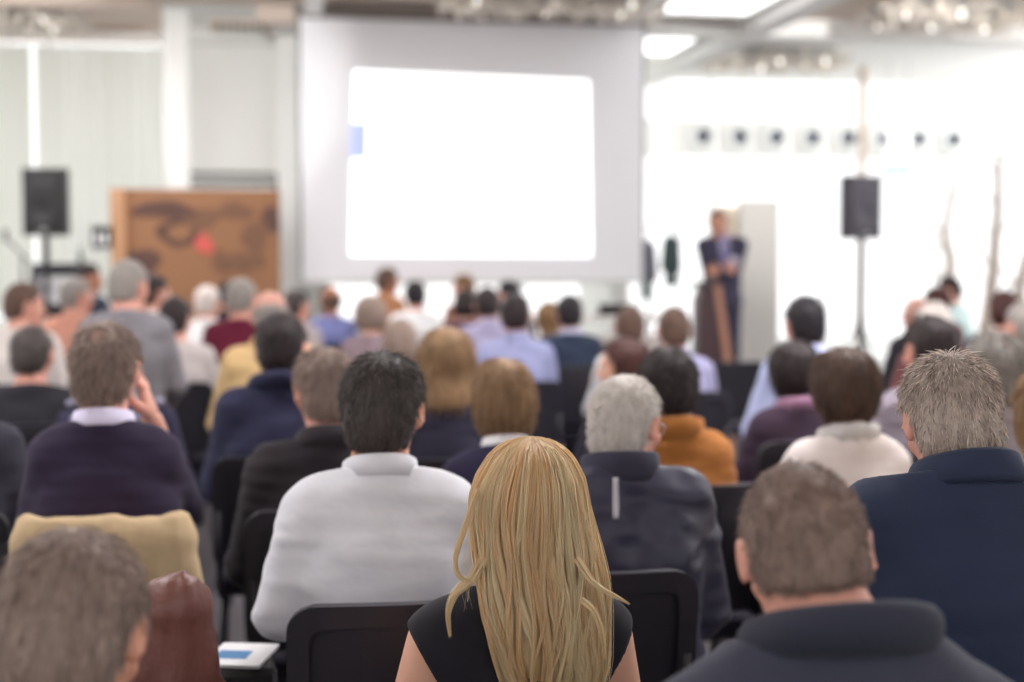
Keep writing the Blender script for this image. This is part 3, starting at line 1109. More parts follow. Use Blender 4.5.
def make_chair():
    t = tag(empty('chair'), 'x', 'chair', 'black audience chairs')

    def warp(c):
        return Vector((c.x, c.y - (c.z - .5) * .14 + (c.x ** 2) * .35, c.z))

    def warped(mb, name, mat, par, cuts=True):
        if cuts:
            for x in (-.16, -.08, 0, .08, .16):
                bmesh.ops.bisect_plane(mb.bm, geom=mb.bm.verts[:] + mb.bm.edges[:] + mb.bm.faces[:], plane_co=(x, 0, 0), plane_no=(1, 0, 0))
        return mb.build(name, mat, par, False, warp)

    b = warped(MB().prism(rounded(.45, .50, .88, .055), -.215, -.185, .009, 2), 'backrest', CH_PL, t)
    m = MB()
    w, z0, z1, r, k = .45, .50, .88, .055, .042
    out, inn = rounded(w, z0, z1, r), rounded(w - 2 * k, z0 + k, z1 - k, r * .55)
    n = len(out)
    for i in range(n):
        j = (i + 1) % n
        m.prism([out[i], out[j], inn[j], inn[i]], -.228, -.212)
    bmesh.ops.remove_doubles(m.bm, verts=m.bm.verts, dist=1e-5)
    bmesh.ops.delete(m.bm, geom=[f for f in m.bm.faces if abs(f.normal.y) < .1 and len({round(v.co.y, 3) for v in f.verts}) > 1 and all(len(e.link_faces) > 2 for e in f.edges if abs(e.verts[0].co.y - e.verts[1].co.y) > .01)], context='FACES')
    warped(m, 'back_rim', CH_PL, b, False)
    warped(MB().prism(rounded(.40, .53, .855, .05), -.188, -.160, .012, 2), 'back_cushion', CH_FAB, t)
    m = MB().box((0, .05, .435), (.45, .43, .055), .022, None, 3)
    m.build('seat', CH_FAB, t, True)
    MB().box((0, .05, .402), (.43, .41, .018), .005).build('seat_pan', CH_PL, t)
    for s in (-1, 1):
        MB().tube([(s * .205, -.15, .40), (s * .205, -.195, .47), (s * .205, -.235, .70)], .012, 8).build('back_post', CH_PL, t, True)
        MB().tube([(s * .20, -.12, .40), (s * .215, -.22, .012)], .012, 8).build('leg', CH_PL, t, True)
        MB().tube([(s * .20, .22, .40), (s * .215, .25, .012)], .012, 8).build('leg', CH_PL, t, True)
    return t


CHAIR0 = make_chair()
_cu = [False]


def place_chair(x, y, rz, label, dz=0.0):
    if not _cu[0]:
        _cu[0] = True
        o = CHAIR0
        o.location = (x, y, dz)
        o.rotation_euler = (0, 0, rz)
    else:
        o = dup(CHAIR0, (x, y, dz), rz)
    o['label'] = label
    return o


# ------------------------------------------------------------------ people
def Rz(a):
    c, s = math.cos(a), math.sin(a)
    return np.array([[c, -s, 0], [s, c, 0], [0, 0, 1.0]])


def Rx(a):
    c, s = math.cos(a), math.sin(a)
    return np.array([[1.0, 0, 0], [0, c, -s], [0, s, c]])


def Ry(a):
    c, s = math.cos(a), math.sin(a)
    return np.array([[c, 0, s], [0, 1.0, 0], [-s, 0, c]])


def make_hand(curl):
    F = Field((-.09, -.04, -.10), (.07, .2, .04), .0042)
    F.el((0, .045, 0), (.041, .052, .015), .01)
    F.rc((0, -.03, 0), (0, .02, 0), .025, .026, .012, flat=(1, 1, .8))
    for x, L, sp in ((-.031, .074, -.10), (-.011, .083, -.03), (.010, .077, .04), (.029, .06, .12)):
        p = np.array([x, .083, .002])
        a = -curl * .35
        for q, (f, r0, r1) in enumerate(((.45, .0095, .009), (.31, .009, .0083), (.24, .0083, .0068))):
            d = np.array([math.sin(sp) * math.cos(a), math.cos(sp) * math.cos(a), math.sin(a)])
            e = p + d * L * f
            F.rc(p, e, r0, r1, .003)
            p = e
            a -= curl * .6
    F.rc((-.026, .015, -.004), (-.056, .045, -.018), .0145, .0115, .008)
    F.rc((-.056, .045, -.018), (-.060, .078, -.032), .0105, .0085, .004)
    return F.mesh()


HANDS = {'relaxed': make_hand(.55), 'curled': make_hand(1.15)}


def place_hand(kind, wrist, d, n, left):
    V, Q = HANDS[kind]
    V = V.copy()
    if left:
        V[:, 0] *= -1
        Q = Q[:, ::-1]
    y = np.array(d, float)
    y /= np.linalg.norm(y)
    z = -np.array(n, float)
    z -= y * (z @ y)
    z /= np.linalg.norm(z)
    x = np.cross(y, z)
    M = np.stack([x, y, z], 1)
    return V @ M.T + np.array(wrist), Q


def ring_loft(c, rx, ry, prof, tilt=0.0, n=36, open_front=0.0, egg=0.0):
    """a closed band round the neck: prof is (outward, up) round its section"""
    V, Fq = [], []
    k = len(prof)
    a0 = PI / 2 + open_front
    span = 2 * PI - 2 * open_front
    closed = open_front == 0
    m = n if closed else n + 1
    for i in range(m):
        a = a0 + span * i / n
        ca, sa = math.cos(a), math.sin(a)
        for o, z in prof:
            x, y = (rx + o) * ca, (ry + o) * sa
            zz = z - math.tan(tilt) * y
            V.append((c[0] + x, c[1] + y, c[2] + zz))
    for i in range(n):
        j = (i + 1) % m if closed else i + 1
        for q in range(k):
            r = (q + 1) % k
            Fq.append((i * k + q, j * k + q, j * k + r, i * k + r))
    return np.array(V), np.array(Fq)


def v_normals(me):
    N = np.zeros(len(me.vertices) * 3, dtype=np.float32)
    me.vertices.foreach_get('normal', N)
    return N.reshape(-1, 3)


def ribbons(P, D0, D1, L, w, rng, seg=4, lift=None):
    """many tapering strands: roots P, start and end directions D0/D1, lengths L"""
    n = len(P)
    T = np.linspace(0, 1, seg + 1)
    pts = []
    p = P.copy()
    pts.append(p.copy())
    for i in range(seg):
        t = (i + .5) / seg
        d = D0 * (1 - t) + D1 * t
        d /= np.linalg.norm(d, axis=1, keepdims=True) + 1e-9
        p = p + d * (L / seg)[:, None]
        pts.append(p.copy())
    return strand_mesh(np.stack(pts, 1), w, rng)


def strand_mesh(C, w, rng, tone=None, out=None):
    """C: n x k x 3 centre lines -> three-sided tapering hairs"""
    n, k, _ = C.shape
    T = np.gradient(C, axis=1)
    T /= np.linalg.norm(T, axis=2, keepdims=True) + 1e-9
    ref = rng.normal(size=(n, 1, 3)) if out is None else out + rng.normal(size=(n, 1, 3)) * .25
    A = np.cross(T, np.broadcast_to(ref, T.shape))
    A /= np.linalg.norm(A, axis=2, keepdims=True) + 1e-9
    B = np.cross(T, A) * (1 if out is None else .35)
    taper = np.interp(np.linspace(0, 1, k), [0, .1, .6, 1], [.8, 1, .85, .15])[None, :, None] * w
    rings = []
    for j in range(3):
        a = 2 * PI * j / 3
        rings.append(C + (A * math.cos(a) + B * math.sin(a)) * taper)
    V = np.stack(rings, 2).reshape(-1, 3)
    base = (np.arange(n)[:, None] * k + np.arange(k - 1)[None, :]) * 3
    Fq = []
    for j in range(3):
        j2 = (j + 1) % 3
        Fq.append(np.stack([base + j, base + j2, base + 3 + j2, base + 3 + j], 2).reshape(-1, 4))
    tn = rng.uniform(0, 1, size=n) if tone is None else tone
    return V, np.concatenate(Fq), np.repeat(tn, k * 3)


EYE_WHITE = plain('eye_white', rgb(235, 230, 225), .25)
EYE_IRIS = plain('eye_iris', rgb(60, 45, 35), .2)
LENSM = plain('glasses_metal', rgb(190, 190, 195), .25, .9)
SHOE = plain('black_shoe_leather', rgb(30, 27, 27), .4)


def eyes_mesh():
    m = MB()
    for s in (-1, 1):
        m.lathe([(.0005, -.0115)] + [(.0118 * math.sin(PI * k / 10), -.0118 * math.cos(PI * k / 10)) for k in range(1, 10)] + [(.0005, .0115)], (s * .031, .076, .003), 14, 'y')
    me = bpy.data.meshes.new('eyes')
    bmesh.ops.recalc_face_normals(m.bm, faces=m.bm.faces)
    m.bm.to_mesh(me)
    me.materials.append(EYE_WHITE)
    me.materials.append(EYE_IRIS)
    for p in me.polygons:
        p.use_smooth = True
        p.material_index = 1 if p.center.y > .076 + .0095 else 0
    return me


EYES = eyes_mesh()


def shoe_mesh():
    F = Field((-.07, -.11, -.01), (.07, .22, .12), .009)
    F.rc((0, -.05, .045), (0, .13, .035), .042, .036, .02, flat=(1, 1, .95))
    F.rc((0, -.04, .05), (0, -.045, .09), .038, .042, .03)
    X, Y, Z = F.pts()
    F.D = np.maximum(F.D, -(Z + 0 * X + 0 * Y))
    V, Q = F.mesh()
    return np_mesh('shoe', V, Q)


SHOEM = shoe_mesh()
SKINS = {'pale': rgb(226, 178, 154), 'tan': rgb(206, 152, 128), 'pink': rgb(216, 160, 142), 'dull': rgb(196, 150, 136), 'brown': rgb(176, 120, 94)}
HAIRS = {
    'brown': (rgb(64, 46, 41), rgb(140, 108, 92)), 'dark': (rgb(30, 22, 26), rgb(70, 54, 54)), 'black': (rgb(20, 16, 22), rgb(58, 50, 56)),
    'redbrown': (rgb(54, 26, 30), rgb(104, 62, 54)), 'grey': (rgb(112, 104, 100), rgb(204, 196, 188)), 'greybrown': (rgb(104, 84, 76), rgb(210, 186, 172)),
    'white': (rgb(206, 196, 188), rgb(255, 250, 244)), 'blond': (rgb(112, 80, 54), rgb(216, 178, 134)), 'ashblond': (rgb(112, 90, 80), rgb(255, 238, 224)), 'cropbrown': (rgb(98, 78, 70), rgb(192, 164, 150)),
    'peppered': (rgb(44, 37, 37), rgb(112, 101, 98)), 'golden': (rgb(240, 188, 122), rgb(255, 240, 196)), 'lightbrown': (rgb(92, 68, 48), rgb(176, 136, 94)),
}


def alb(r, g, b, e=0.60):
    return tuple(min(.86, max(.010, s2l(x) / e)) for x in (r, g, b)) + (1.0,)


def person(name_desc, px, ytop, d, hair='short', hc='brown', top=(60, 60, 70), kind='shirt', collar=None, cc=None, yaw=0, hyaw=0, nod=6, roll=0,
           lean=.0, sx=0.0, wd=.222, girth=1.0, sk='pale', fem=False, arms='lap', sleeves='long', cat='person', label='', group='seated audience',
           stand=False, trousers=(40, 40, 52), glasses=False, strands=None, eyes=True, fold=None, over=None, lift=None, hs=1.0, hyo=0.0, zoff=0.0, sh=0.0, sd=0.0, hxo=0.0, chair=True, cdx=0.0, kn=.40, cdesc=None):
    T = at(px, ytop, d)
    wd = wd * .87
    H = float(T[2]) - zoff
    phi = R(yaw)
    near = d < 3.2
    h = .0066 if d < 3.4 else .0082 if d < 5 else .011 if d < 7.2 else .0135
    hh = .005 if d < 3.4 else .0065 if d < 5 else .009 if d < 7.2 else .012
    seed = int(px * 7 + ytop * 13) % 9999
    rng = np.random.RandomState(seed)
    # frame
    pz = .98 if stand else .578
    zs = H - .295 + sh
    hsc = (0.95 if fem else 1.0) * hs
    RH = Rz(R(hyaw)) @ Rx(-R(nod)) @ Ry(R(roll))
    piv = np.array([sx, lean - .012, 0.0])
    hcen = piv + RH @ np.array([0, .022, .085])
    hcen[2] = H - .112 * hsc * (1.0 - .06 * abs(math.sin(R(nod))))
    hcen[1] += hyo
    hcen[0] += hxo
    nb = np.array([sx * .95, lean - .03, H - .275 + sh])
    hd = lambda q: hcen + RH @ (np.array(q, float) * hsc)
    hr = lambda r: np.array(r, float) * hsc
    topxy = hcen[:2]
    # put the head where the photograph has it
    o3 = Rz(phi) @ np.array([topxy[0], topxy[1], 0])
    ox, oy = T[0] - o3[0], T[1] - o3[1]
    root = tag(empty('person', (ox, oy, zoff), phi), label, cat, group)
    # arms
    A = {}
    for s in (-1, 1):
        S = np.array([sx + s * (wd - .056), lean - .012, zs - .034 - sd])
        if stand:
            E = np.array([sx + s * (wd + .045), lean - .03, zs - .29])
            Wr = np.array([s * .055, lean + .235, zs - .36])
        else:
            E = np.array([sx * .6 + s * (wd + .012), lean * .7 + .05, max(zs - .30, .66)])
            Wr = np.array([s * .10, .27 + lean * .4, .70])
        if over and s in over:
            E = np.array(over[s][0], float) + np.array([sx, lean, zs])
            Wr = np.array(over[s][1], float) + np.array([sx, lean, zs])
        A[s] = (S, E, Wr)
    neck_r = .047 if fem else .056
    yz = max(.12, (zs - pz))

    def torso(F, t, body=False):
        g = girth
        F.el((0, -.005, pz + .01), (.172 * g + t, .125 * g + t, .115 + t), .05)
        F.rc((0, -.005, pz + .08), (sx * .7, lean * .7 - .01, zs - .17), .118 + t, .128 + t, .05, flat=(1.25 * g, .95 * g, 1))
        F.el((sx * .9, lean * .9 - .012, zs - .125), (wd * .80 + t, .118 * g + t, .17 + t), .05)
        for s in (-1, 1):
            F.rc((sx, lean - .018, zs - .0), (sx + s * (wd - .085), lean - .018, zs - .036 - sd), .060 + t, .056 + t, .04)
            F.rc((sx, lean - .03, H - .25 + sh), (sx + s * (wd - .10), lean - .02, zs - .012 - sd), .042 + t, .046 + t, .05)

    def arm(F, s, t, upto=2.0):
        S, E, Wr = A[s]
        k = .92 if fem else 1.0
        if upto >= 1:
            F.rc(S, E, .057 * k + t, .043 * k + t, .03)
            if upto >= 2:
                F.rc(E, Wr - (Wr - E) * .04, .043 * k + t, .029 * k + t, .02)
            elif upto > 1:
                F.rc(E, E + (Wr - E) * (upto - 1), .043 * k + t, (.043 - .014 * (upto - 1)) * k + t, .02)
        else:
            F.rc(S, S + (E - S) * upto, .057 * k + t, (.057 - .014 * upto) * k + t, .04)

    if stand:
        legs = {s: ((s * .09, 0, pz - .02), (s * .10, .02, .52), (s * .11, -.02, .09)) for s in (-1, 1)}
    else:
        legs = {s: ((s * .085, .03, .572), (s * .09, kn, .545), (s * .09, kn - .03, .10)) for s in (-1, 1)}

    def leg(F, s, t):
        a, b, c = legs[s]
        F.rc(a, b, .082 + t, .058 + t, .04)
        F.rc(b, c, .056 + t, .040 + t, .025)

    # body with head, one continuous surface
    allp = [p for v in A.values() for p in v] + [np.array(q) for v in legs.values() for q in v] + [hcen]
    lo = np.min(allp, axis=0) - .17
    hi = np.max(allp, axis=0) + .17
    lo[2] = 0.03
    hi[2] = H + .03
    F = Field(lo, hi, h)
    torso(F, -.006)
    for s in (-1, 1):
        arm(F, s, -.004 if sleeves == 'long' else .0)
        leg(F, s, -.006)
    F.rc(nb, hd((0, -.028, -.055)), neck_r + .004, neck_r, .03)
    F.el(hd((0, -.012, .02)), hr((.0755, .095, .094)), .02, RH)
    F.el(hd((0, .028, -.045)), hr((.058, .062, .078)), .035, RH)
    F.el(hd((0, .062, -.096)), hr((.027, .024, .021)), .025, RH)
    F.rc(hd((-.035, .080, .024)), hd((.035, .080, .024)), .011 * hsc, .011 * hsc, .014)
    F.rc(hd((0, .088, .006)), hd((0, .112, -.030)), .0075 * hsc, .0125 * hsc, .010)
    for s in (-1, 1):
        F.el(hd((s * .031, .096, .003)), hr((.015, .014, .011)), .012, RH, sub=True)
        F.el(hd((s * .045, .060, -.028)), hr((.024, .022, .02)), .02, RH)
        RE = RH @ Rz(R(-s * 28)) @ Rx(R(-10))
        F.el(hd((s * .083, -.010, -.004)), hr((.0105, .020, .033)) + max(0, h - .008) * .5, .007, RE)
        F.el(hd((s * .083, -.004, -.002)) + RE @ np.array([s * .011, .002, 0]) * hsc, hr((.008, .010, .019)), .006, RE, sub=True)
    F.rc(hd((-.016, .091, -.063)), hd((.016, .091, -.063)), .0075, .0075, .006)
    F.rc(hd((-.014, .089, -.076)), hd((.014, .089, -.076)), .008, .008, .006)
    V, Q = F.mesh()
    Vs, Qs = [V], [Q]
    nv = len(V)
    for s in (-1, 1):
        S, E, Wr = A[s]
        dv = Wr - E
        if over and s in over and len(over[s]) > 2:
            hk, hdv, hn = over[s][2:5]
        elif stand:
            hk, hdv, hn = 'curled', (-s * .95, .15, -.15), (0, -.6, -.8) if s > 0 else (0, -.9, .2)
        else:
            hk, hdv, hn = 'relaxed', (-s * .35, .9, -.05), (0, 0, -1)
        v2, q2 = place_hand(hk, Wr, hdv, hn, s < 0)
        Vs.append(v2)
        Qs.append(q2 + nv)
        nv += len(v2)
    body = link('body', np_mesh('body', np.concatenate(Vs), np.concatenate(Qs)), root, skin(SKINS[sk]))
    # garment
    t = {'shirt': .012, 'sweater': .017, 'jacket': .022, 'blazer': .022, 'dress': .008, 'puffer': .026}[kind]
    F = Field(lo - .03, hi + .03, h)
    torso(F, t)
    ups = {'long': 2.0, 'elbow': 1.2, 'short': .55, 'cap': .03}[sleeves]
    for s in (-1, 1):
        arm(F, s, t * (.8 if kind != 'shirt' else 1.0) + (.004 if kind == 'jacket' else 0), ups)
    X, Y, Z = F.pts()
    amp = {'shirt': .0085, 'sweater': .005, 'jacket': .007, 'blazer': .004, 'dress': .002, 'puffer': .010}[kind] if fold is None else fold
    near_s = np.abs(F.D) < .05
    wob = wobble(X, Y, Z * 1.7, 24 if kind != 'puffer' else 34, seed) + .6 * wobble(X * .5, Y, Z * 2.6, 44, seed + 3)
    F.D = np.where(near_s, F.D + amp * wob, F.D)
    # crease under the shoulder blades and along the spine
    n = np.array([0, .30, .95])
    cut = (Y - (nb[1] - .0)) * n[1] + (Z - (nb[2] + (.038 if kind != 'dress' else .046))) * n[2] + 0 * X
    if kind == 'dress':
        # scooped back neckline
        cut = cut + .0
    if kind == 'dress':
        arm_cut = np.abs(X - sx) - .152 - (Z - (zs - .065)) * .56 + 0 * Y
        F.D = np.maximum(F.D, (arm_cut * .85).astype(np.float32))
    F.D = np.maximum(F.D, cut.astype(np.float32))
    F.D = np.maximum(F.D, (pz - .10 - Z + 0 * X + 0 * Y).astype(np.float32))
    V, Q = F.mesh()
    gname = {'shirt': 'shirt', 'sweater': 'sweater', 'jacket': 'jacket', 'blazer': 'suit_jacket', 'dress': 'sleeveless_top', 'puffer': 'rain_jacket'}[kind]
    gm = cloth(alb(*top), gname + '_cloth', .9 if kind != 'puffer' else .32, .3 if kind in ('shirt', 'jacket') else .15)
    garment = link(gname, np_mesh(gname, V, Q), root, gm)
    # trousers and shoes
    ht = max(h, .011)
    F = Field(lo - .03, np.array([hi[0] + .03, hi[1] + .03, pz + .2]), ht)
    F.el((0, -.005, pz + .0), (.17 * girth + .006, .124 * girth + .006, .115), .05)
    for s in (-1, 1):
        leg(F, s, .012)
    V, Q = F.mesh()
    link('trousers', np_mesh('trousers', V, Q), root, cloth(alb(*trousers), 'trouser_cloth', .9, .2))
    for s in (-1, 1):
        c = legs[s][2]
        o = link('shoe', SHOEM, root, None, (c[0], c[1] + .03, 0))
        if not SHOEM.materials:
            SHOEM.materials.append(SHOE)
    # collar
    if collar:
        cm = cloth(alb(*(cc or top)), 'collar_cloth', .9, .15)
        cx = np.array([nb[0], nb[1] + .006, nb[2] + .03])
        if collar == 'shirt':
            V, Q = ring_loft(cx, neck_r + .010, neck_r + .012, [(0, -.012), (.001, .028), (.004, .033), (.008, .032), (.015, .0), (.017, -.012)], R(16))
        elif collar == 'band':
            V, Q = ring_loft(cx, neck_r + .012, neck_r + .016, [(0, -.02), (-.002, .022), (.003, .027), (.009, .022), (.016, -.02)], R(18))
        elif collar == 'stand':
            V, Q = ring_loft(cx, neck_r + .016, neck_r + .018, [(0, -.03), (.004, .035), (.01, .042), (.018, .036), (.026, -.03)], R(12))
        elif collar == 'hood':
            pr = [(.014 + .024 * math.cos(2 * PI * k / 12), .004 + .030 * math.sin(2 * PI * k / 12)) for k in range(12)]
            V, Q = ring_loft(cx, neck_r + .022, neck_r + .030, pr[::-1], R(20))
        elif collar == 'lapel':
            V, Q = ring_loft(cx + np.array([0, 0, -.004]), neck_r + .016, neck_r + .018, [(0, -.02), (.002, .030), (.008, .036), (.015, .030), (.032, -.012), (.030, -.022)], R(20))
        else:  # scarf
            pr = [(.008 + .022 * math.cos(2 * PI * k / 10), .006 + .030 * math.sin(2 * PI * k / 10)) for k in range(10)]
            V, Q = ring_loft(cx, neck_r + .012, neck_r + .016, pr[::-1], R(14))
            V = V + .004 * np.sin(V[:, [2, 0, 1]] * 160)
        link({'hood': 'hood', 'scarf': 'scarf'}.get(collar, 'collar'), np_mesh('collar', V, Q), root, cm)
    # eyes
    if eyes:
        o = link('eyes', EYES, root)
        M = Matrix([list(RH[i] * hsc) + [hcen[i]] for i in range(3)] + [[0, 0, 0, 1]])
        o.matrix_basis = M
    # hair
    if hair != 'none':
        head_hair(root, hair, hc, hd, hr, RH, hcen, hsc, hh, d, seed, H, strands, lift, rng)
    if glasses:
        m = MB()
        for s in (-1, 1):
            ring = [hd((s * .033 + .023 * math.cos(2 * PI * k / 16), .108, .0 + .019 * math.sin(2 * PI * k / 16))) for k in range(17)]
            m.tube(ring, .0018, 6)
            m.tube([hd((s * .056, .108, .004)), hd((s * .074, .08, .006)), hd((s * .082, -.005, .010)), hd((s * .080, -.025, -.008))], .0016, 6)
        m.tube([hd((-.01, .110, .003)), hd((.01, .110, .003))], .0018, 6)
        m.build('glasses', LENSM, root, True)
    if not stand and chair:
        place_chair(ox + cdx + .025 * math.sin(phi), oy - .025 * math.cos(phi), phi, 'black upholstered chair under the ' + (cdesc or name_desc))
    return dict(root=root, garment=garment, hd=hd, o=(ox, oy), A=A, nb=nb, zs=zs, H=H, phi=phi, hcen=hcen, RH=RH)


def head_hair(root, hair, hc, hd, hr, RH, hcen, hsc, hh, d, seed, H, strands, lift, rng):
    long_ = hair in ('bob', 'lob', 'roundbob')
    ext = .16 if not long_ else .26
    lo = hcen - np.array([.17, .17, ext])
    hi = hcen + np.array([.17, .17, .17])
    F = Field(lo, hi, hh)
    X, Y, Z = F.pts()
    dx, dy, dz = X - hcen[0], Y - hcen[1], Z - hcen[2]
    M = RH.T / hsc
    qx = M[0, 0] * dx + M[0, 1] * dy + M[0, 2] * dz
    qy = M[1, 0] * dx + M[1, 1] * dy + M[1, 2] * dz
    qz = M[2, 0] * dx + M[2, 1] * dy + M[2, 2] * dz
    tk = {'short': .012, 'buzz': .0055, 'thick': .0125, 'balding': .011, 'bald': .007, 'tousled': .014, 'crew': .009}.get(hair, .014)
    tk += max(0, hh - .008) * .6
    if not long_:
        F.el(hd((0, -.012, .02)), hr((.0755 + tk, .095 + tk, .094 + tk * 1.15)), .02, RH)
        F.el(hd((0, -.052, -.045)), hr((.060 + tk * .5, .048 + tk, .062)), .03, RH)
    elif hair == 'bob':
        F.el(hd((0, -.015, .018)), hr((.092, .110, .106)), .02, RH)
        F.el(hd((0, -.030, -.050)), hr((.096, .088, .080)), .04, RH)
    elif hair == 'roundbob':
        F.el(hd((0, -.018, .012)), hr((.104, .116, .112)), .02, RH)
        F.el(hd((0, -.036, -.052)), hr((.088, .078, .074)), .05, RH)
    else:
        F.el(hd((0, -.015, .016)), hr((.094, .110, .108)), .02, RH)
        F.rc(hd((0, -.025, -.02)), hd((0, -.055, -.15)), .095 * hsc, .090 * hsc, .04, flat=(1.06, .82, 1))
    F.D = F.D + (.0035 if not long_ else .0016) * wobble(X * 1.0, Y, Z * (.35 if not long_ else .12), 75 if not long_ else 60, seed + 5)
    if not long_:
        yl = np.interp(qz, [-.12, -.05, -.03, -.005, .03, .06, .085, .12], [-.03, -.032, -.022, .012, .022, .058, .074, .074])
        cut = (qy - yl) * .8
        zlow = -.082 if hair != 'buzz' else -.066
        if hair == 'bald':
            zlow = -.075
        cut = np.maximum(cut, (zlow + .35 * np.maximum(0, np.abs(qx) - .03) - qz) * .9)
        F.D = np.maximum(F.D, cut.astype(np.float32) * hsc)
        for s in (-1, 1):
            F.el(hd((s * .086, -.010, -.008)), hr((.022, .022, .034)), .006, RH, sub=True)
        if hair == 'balding':
            F.el(hd((0, -.078, .090)), hr((.028, .032, .030)), .014, RH, sub=True)
        if hair == 'bald':
            F.D = np.maximum(F.D, ((qz - .022 - .25 * np.maximum(0, -qy)) * hsc).astype(np.float32))
    else:
        yl = np.interp(qz, [-.16, -.05, .03, .06, .085, .12], [.02, .03, .035, .055, .076, .076])
        F.D = np.maximum(F.D, ((qy - yl) * .8 * hsc).astype(np.float32))
        zb = {'bob': -.125, 'roundbob': -.112, 'lob': -.205}[hair]
        F.D = np.maximum(F.D, ((zb - .25 * np.minimum(0, qy + .05) * 0 - qz + .02 * np.sin(qx * 30) * .4) * hsc).astype(np.float32))
    V, Q = F.mesh()
    dark, light = HAIRS[hc]
    mat = hair_mat(dark, light)
    ns = strands if strands is not None else (5200 if d < 2 else 4200 if d < 3.4 else 2400 if d < 5 else 900 if d < 6.6 else 0)
    tone = np.full(len(V), .42)
    if ns:
        tmp = np_mesh('tmp', V, Q)
        N = v_normals(tmp)
        bpy.data.meshes.remove(tmp)
        q = (V - hcen) @ RH / hsc
        ok = np.nonzero((N @ RH[:, 1] < .55) & (q[:, 2] > (-.10 if not long_ else -.2)))[0]
        if len(ok):
            pick = ok[rng.randint(0, len(ok), ns)]
            P = V[pick] + rng.normal(size=(ns, 3)) * hh * .5 - N[pick] * .004
            Nn = N[pick]
            qq = q[pick]
            up = RH[:, 2]
            bk = -RH[:, 1]
            whorl = (np.array([0, -.05, .115]))
            out = qq - whorl
            out = out @ RH.T
            comb = out / (np.linalg.norm(out, axis=1, keepdims=True) + 1e-6) + (-up) * np.clip(.9 - qq[:, 2:3] * 5, 0, 1.4)
            comb = comb - Nn * np.sum(comb * Nn, 1, keepdims=True)
            comb /= np.linalg.norm(comb, axis=1, keepdims=True) + 1e-6
            lf = {'short': .35, 'buzz': .8, 'crew': .6, 'thick': .2, 'tousled': .6, 'balding': .3, 'bald': .3}.get(hair, .08) if lift is None else lift
            Ls = {'short': .024, 'buzz': .010, 'crew': .014, 'thick': .020, 'tousled': .014, 'balding': .032, 'bald': .014}.get(hair, .05)
            L = Ls * rng.uniform(.6, 1.3, ns)
            if hair in ('tousled', 'thick'):
                L *= 1 + .5 * np.clip(qq[:, 2] / .1, 0, 1)
                lfv = (lf * (1 + .6 * np.clip(qq[:, 2] / .1, 0, 1)))[:, None]
            else:
                lfv = lf
            jit = rng.normal(size=(ns, 3)) * (.07 if long_ else .2)
            D0 = comb + Nn * lfv + jit
            D1 = comb + Nn * lfv * .4 + jit - up * .2
            V2, Q2, T2 = ribbons(P, D0, D1, L, .0008 if d < 2.6 else .0011 if d < 4 else .0016, rng)
            Q = np.concatenate([Q, Q2 + len(V)])
            V = np.concatenate([V, V2])
            tone = np.concatenate([tone, .15 + .8 * T2])
    if hair == 'balding':
        # thin hair combed over the crown
        m_ = 130 if d < 5 else 80
        a_, r_ = rng.uniform(0, 6.283, m_), .036 * np.sqrt(rng.uniform(0, 1, m_))
        u_ = np.stack([r_ * np.cos(a_), -.078 + r_ * np.sin(a_) * .8, np.full(m_, .09) - r_ * np.sin(a_) * -.5], 1)
        c_ = np.array([0, -.012, .02])
        e_ = np.array([.0755, .095, .094])
        w_ = (u_ - c_) / e_
        w_ = w_ / np.linalg.norm(w_, axis=1, keepdims=True)
        P_ = hcen + ((c_ + w_ * e_) * hsc) @ RH.T
        N_ = (w_ / e_)
        N_ = (N_ / np.linalg.norm(N_, axis=1, keepdims=True)) @ RH.T
        cb = -RH[:, 1] * .6 - RH[:, 2] * .5 + RH[:, 0] * .4
        D0 = cb + N_ * .35 + rng.normal(size=(m_, 3)) * .2
        V3, Q3, T3 = ribbons(P_, D0, cb + rng.normal(size=(m_, 3)) * .2 - N_ * .1, .03 * rng.uniform(.7, 1.2, m_), .0011, rng)
        Q = np.concatenate([Q, Q3 + len(V)])
        V = np.concatenate([V, V3])
        tone = np.concatenate([tone, .3 + .5 * T3])
    link('hair', np_mesh('hair', V, Q, True, tone), root, mat)


PEOPLE = {}


def add(key, desc, px, ytop, d, label, **kw):
    PEOPLE[key] = person(desc, px, ytop, d, label=label, **kw)
    return PEOPLE[key]

# ------------------------------------------------------------------ the audience, nearest first
NAVY, BLK = (40, 36, 58), (34, 31, 38)
add('P50', 'grey-brown haired man in the front corner', 70, 548, 1.62, 'man with greying brown hair cut off by the lower corner, beside the brown leather jacket',
    hair='thick', hc='greybrown', top=(60, 50, 50), kind='shirt', hyaw=-10, nod=26, lean=.06, wd=.23, sk='tan', hs=.93, strands=7000, lift=.12)
P49 = add('P49', 'crew-cut man in the dark hooded top', 806, 473, 1.68, 'man with cropped brown hair and red ears in a dark blue hooded top, head bowed',
    hair='buzz', hc='cropbrown', top=(44, 45, 57), kind='jacket', collar='hood', cc=(38, 39, 50), hyaw=-14, nod=24, roll=-6, lean=.12, wd=.275, hxo=-.02, sk='pink', hs=.885, strands=9000, fold=.004, sh=.062, sd=.05)
P51 = add('P51', 'woman with long blonde hair', 531, 441, 2.36, 'woman with long straight blonde hair in a black sleeveless top, in sharp focus',
    hair='none', top=(24, 22, 28), kind='dress', fem=True, hyaw=0, nod=2, sk='pale', sleeves='cap', wd=.222, girth=.86, hxo=.022, kn=.37)
P46 = add('P46', 'man with tousled ash-blond hair', 952, 364, 2.42, 'man with tousled backlit ash-blond hair in a navy blazer, head bent down',
    hair='tousled', hc='ashblond', top=(33, 39, 57), kind='blazer', collar='lapel', hyaw=-10, nod=18, roll=-3, lean=.06, wd=.238, sk='pink', strands=8000, lift=.45, sh=.06, hs=.90)
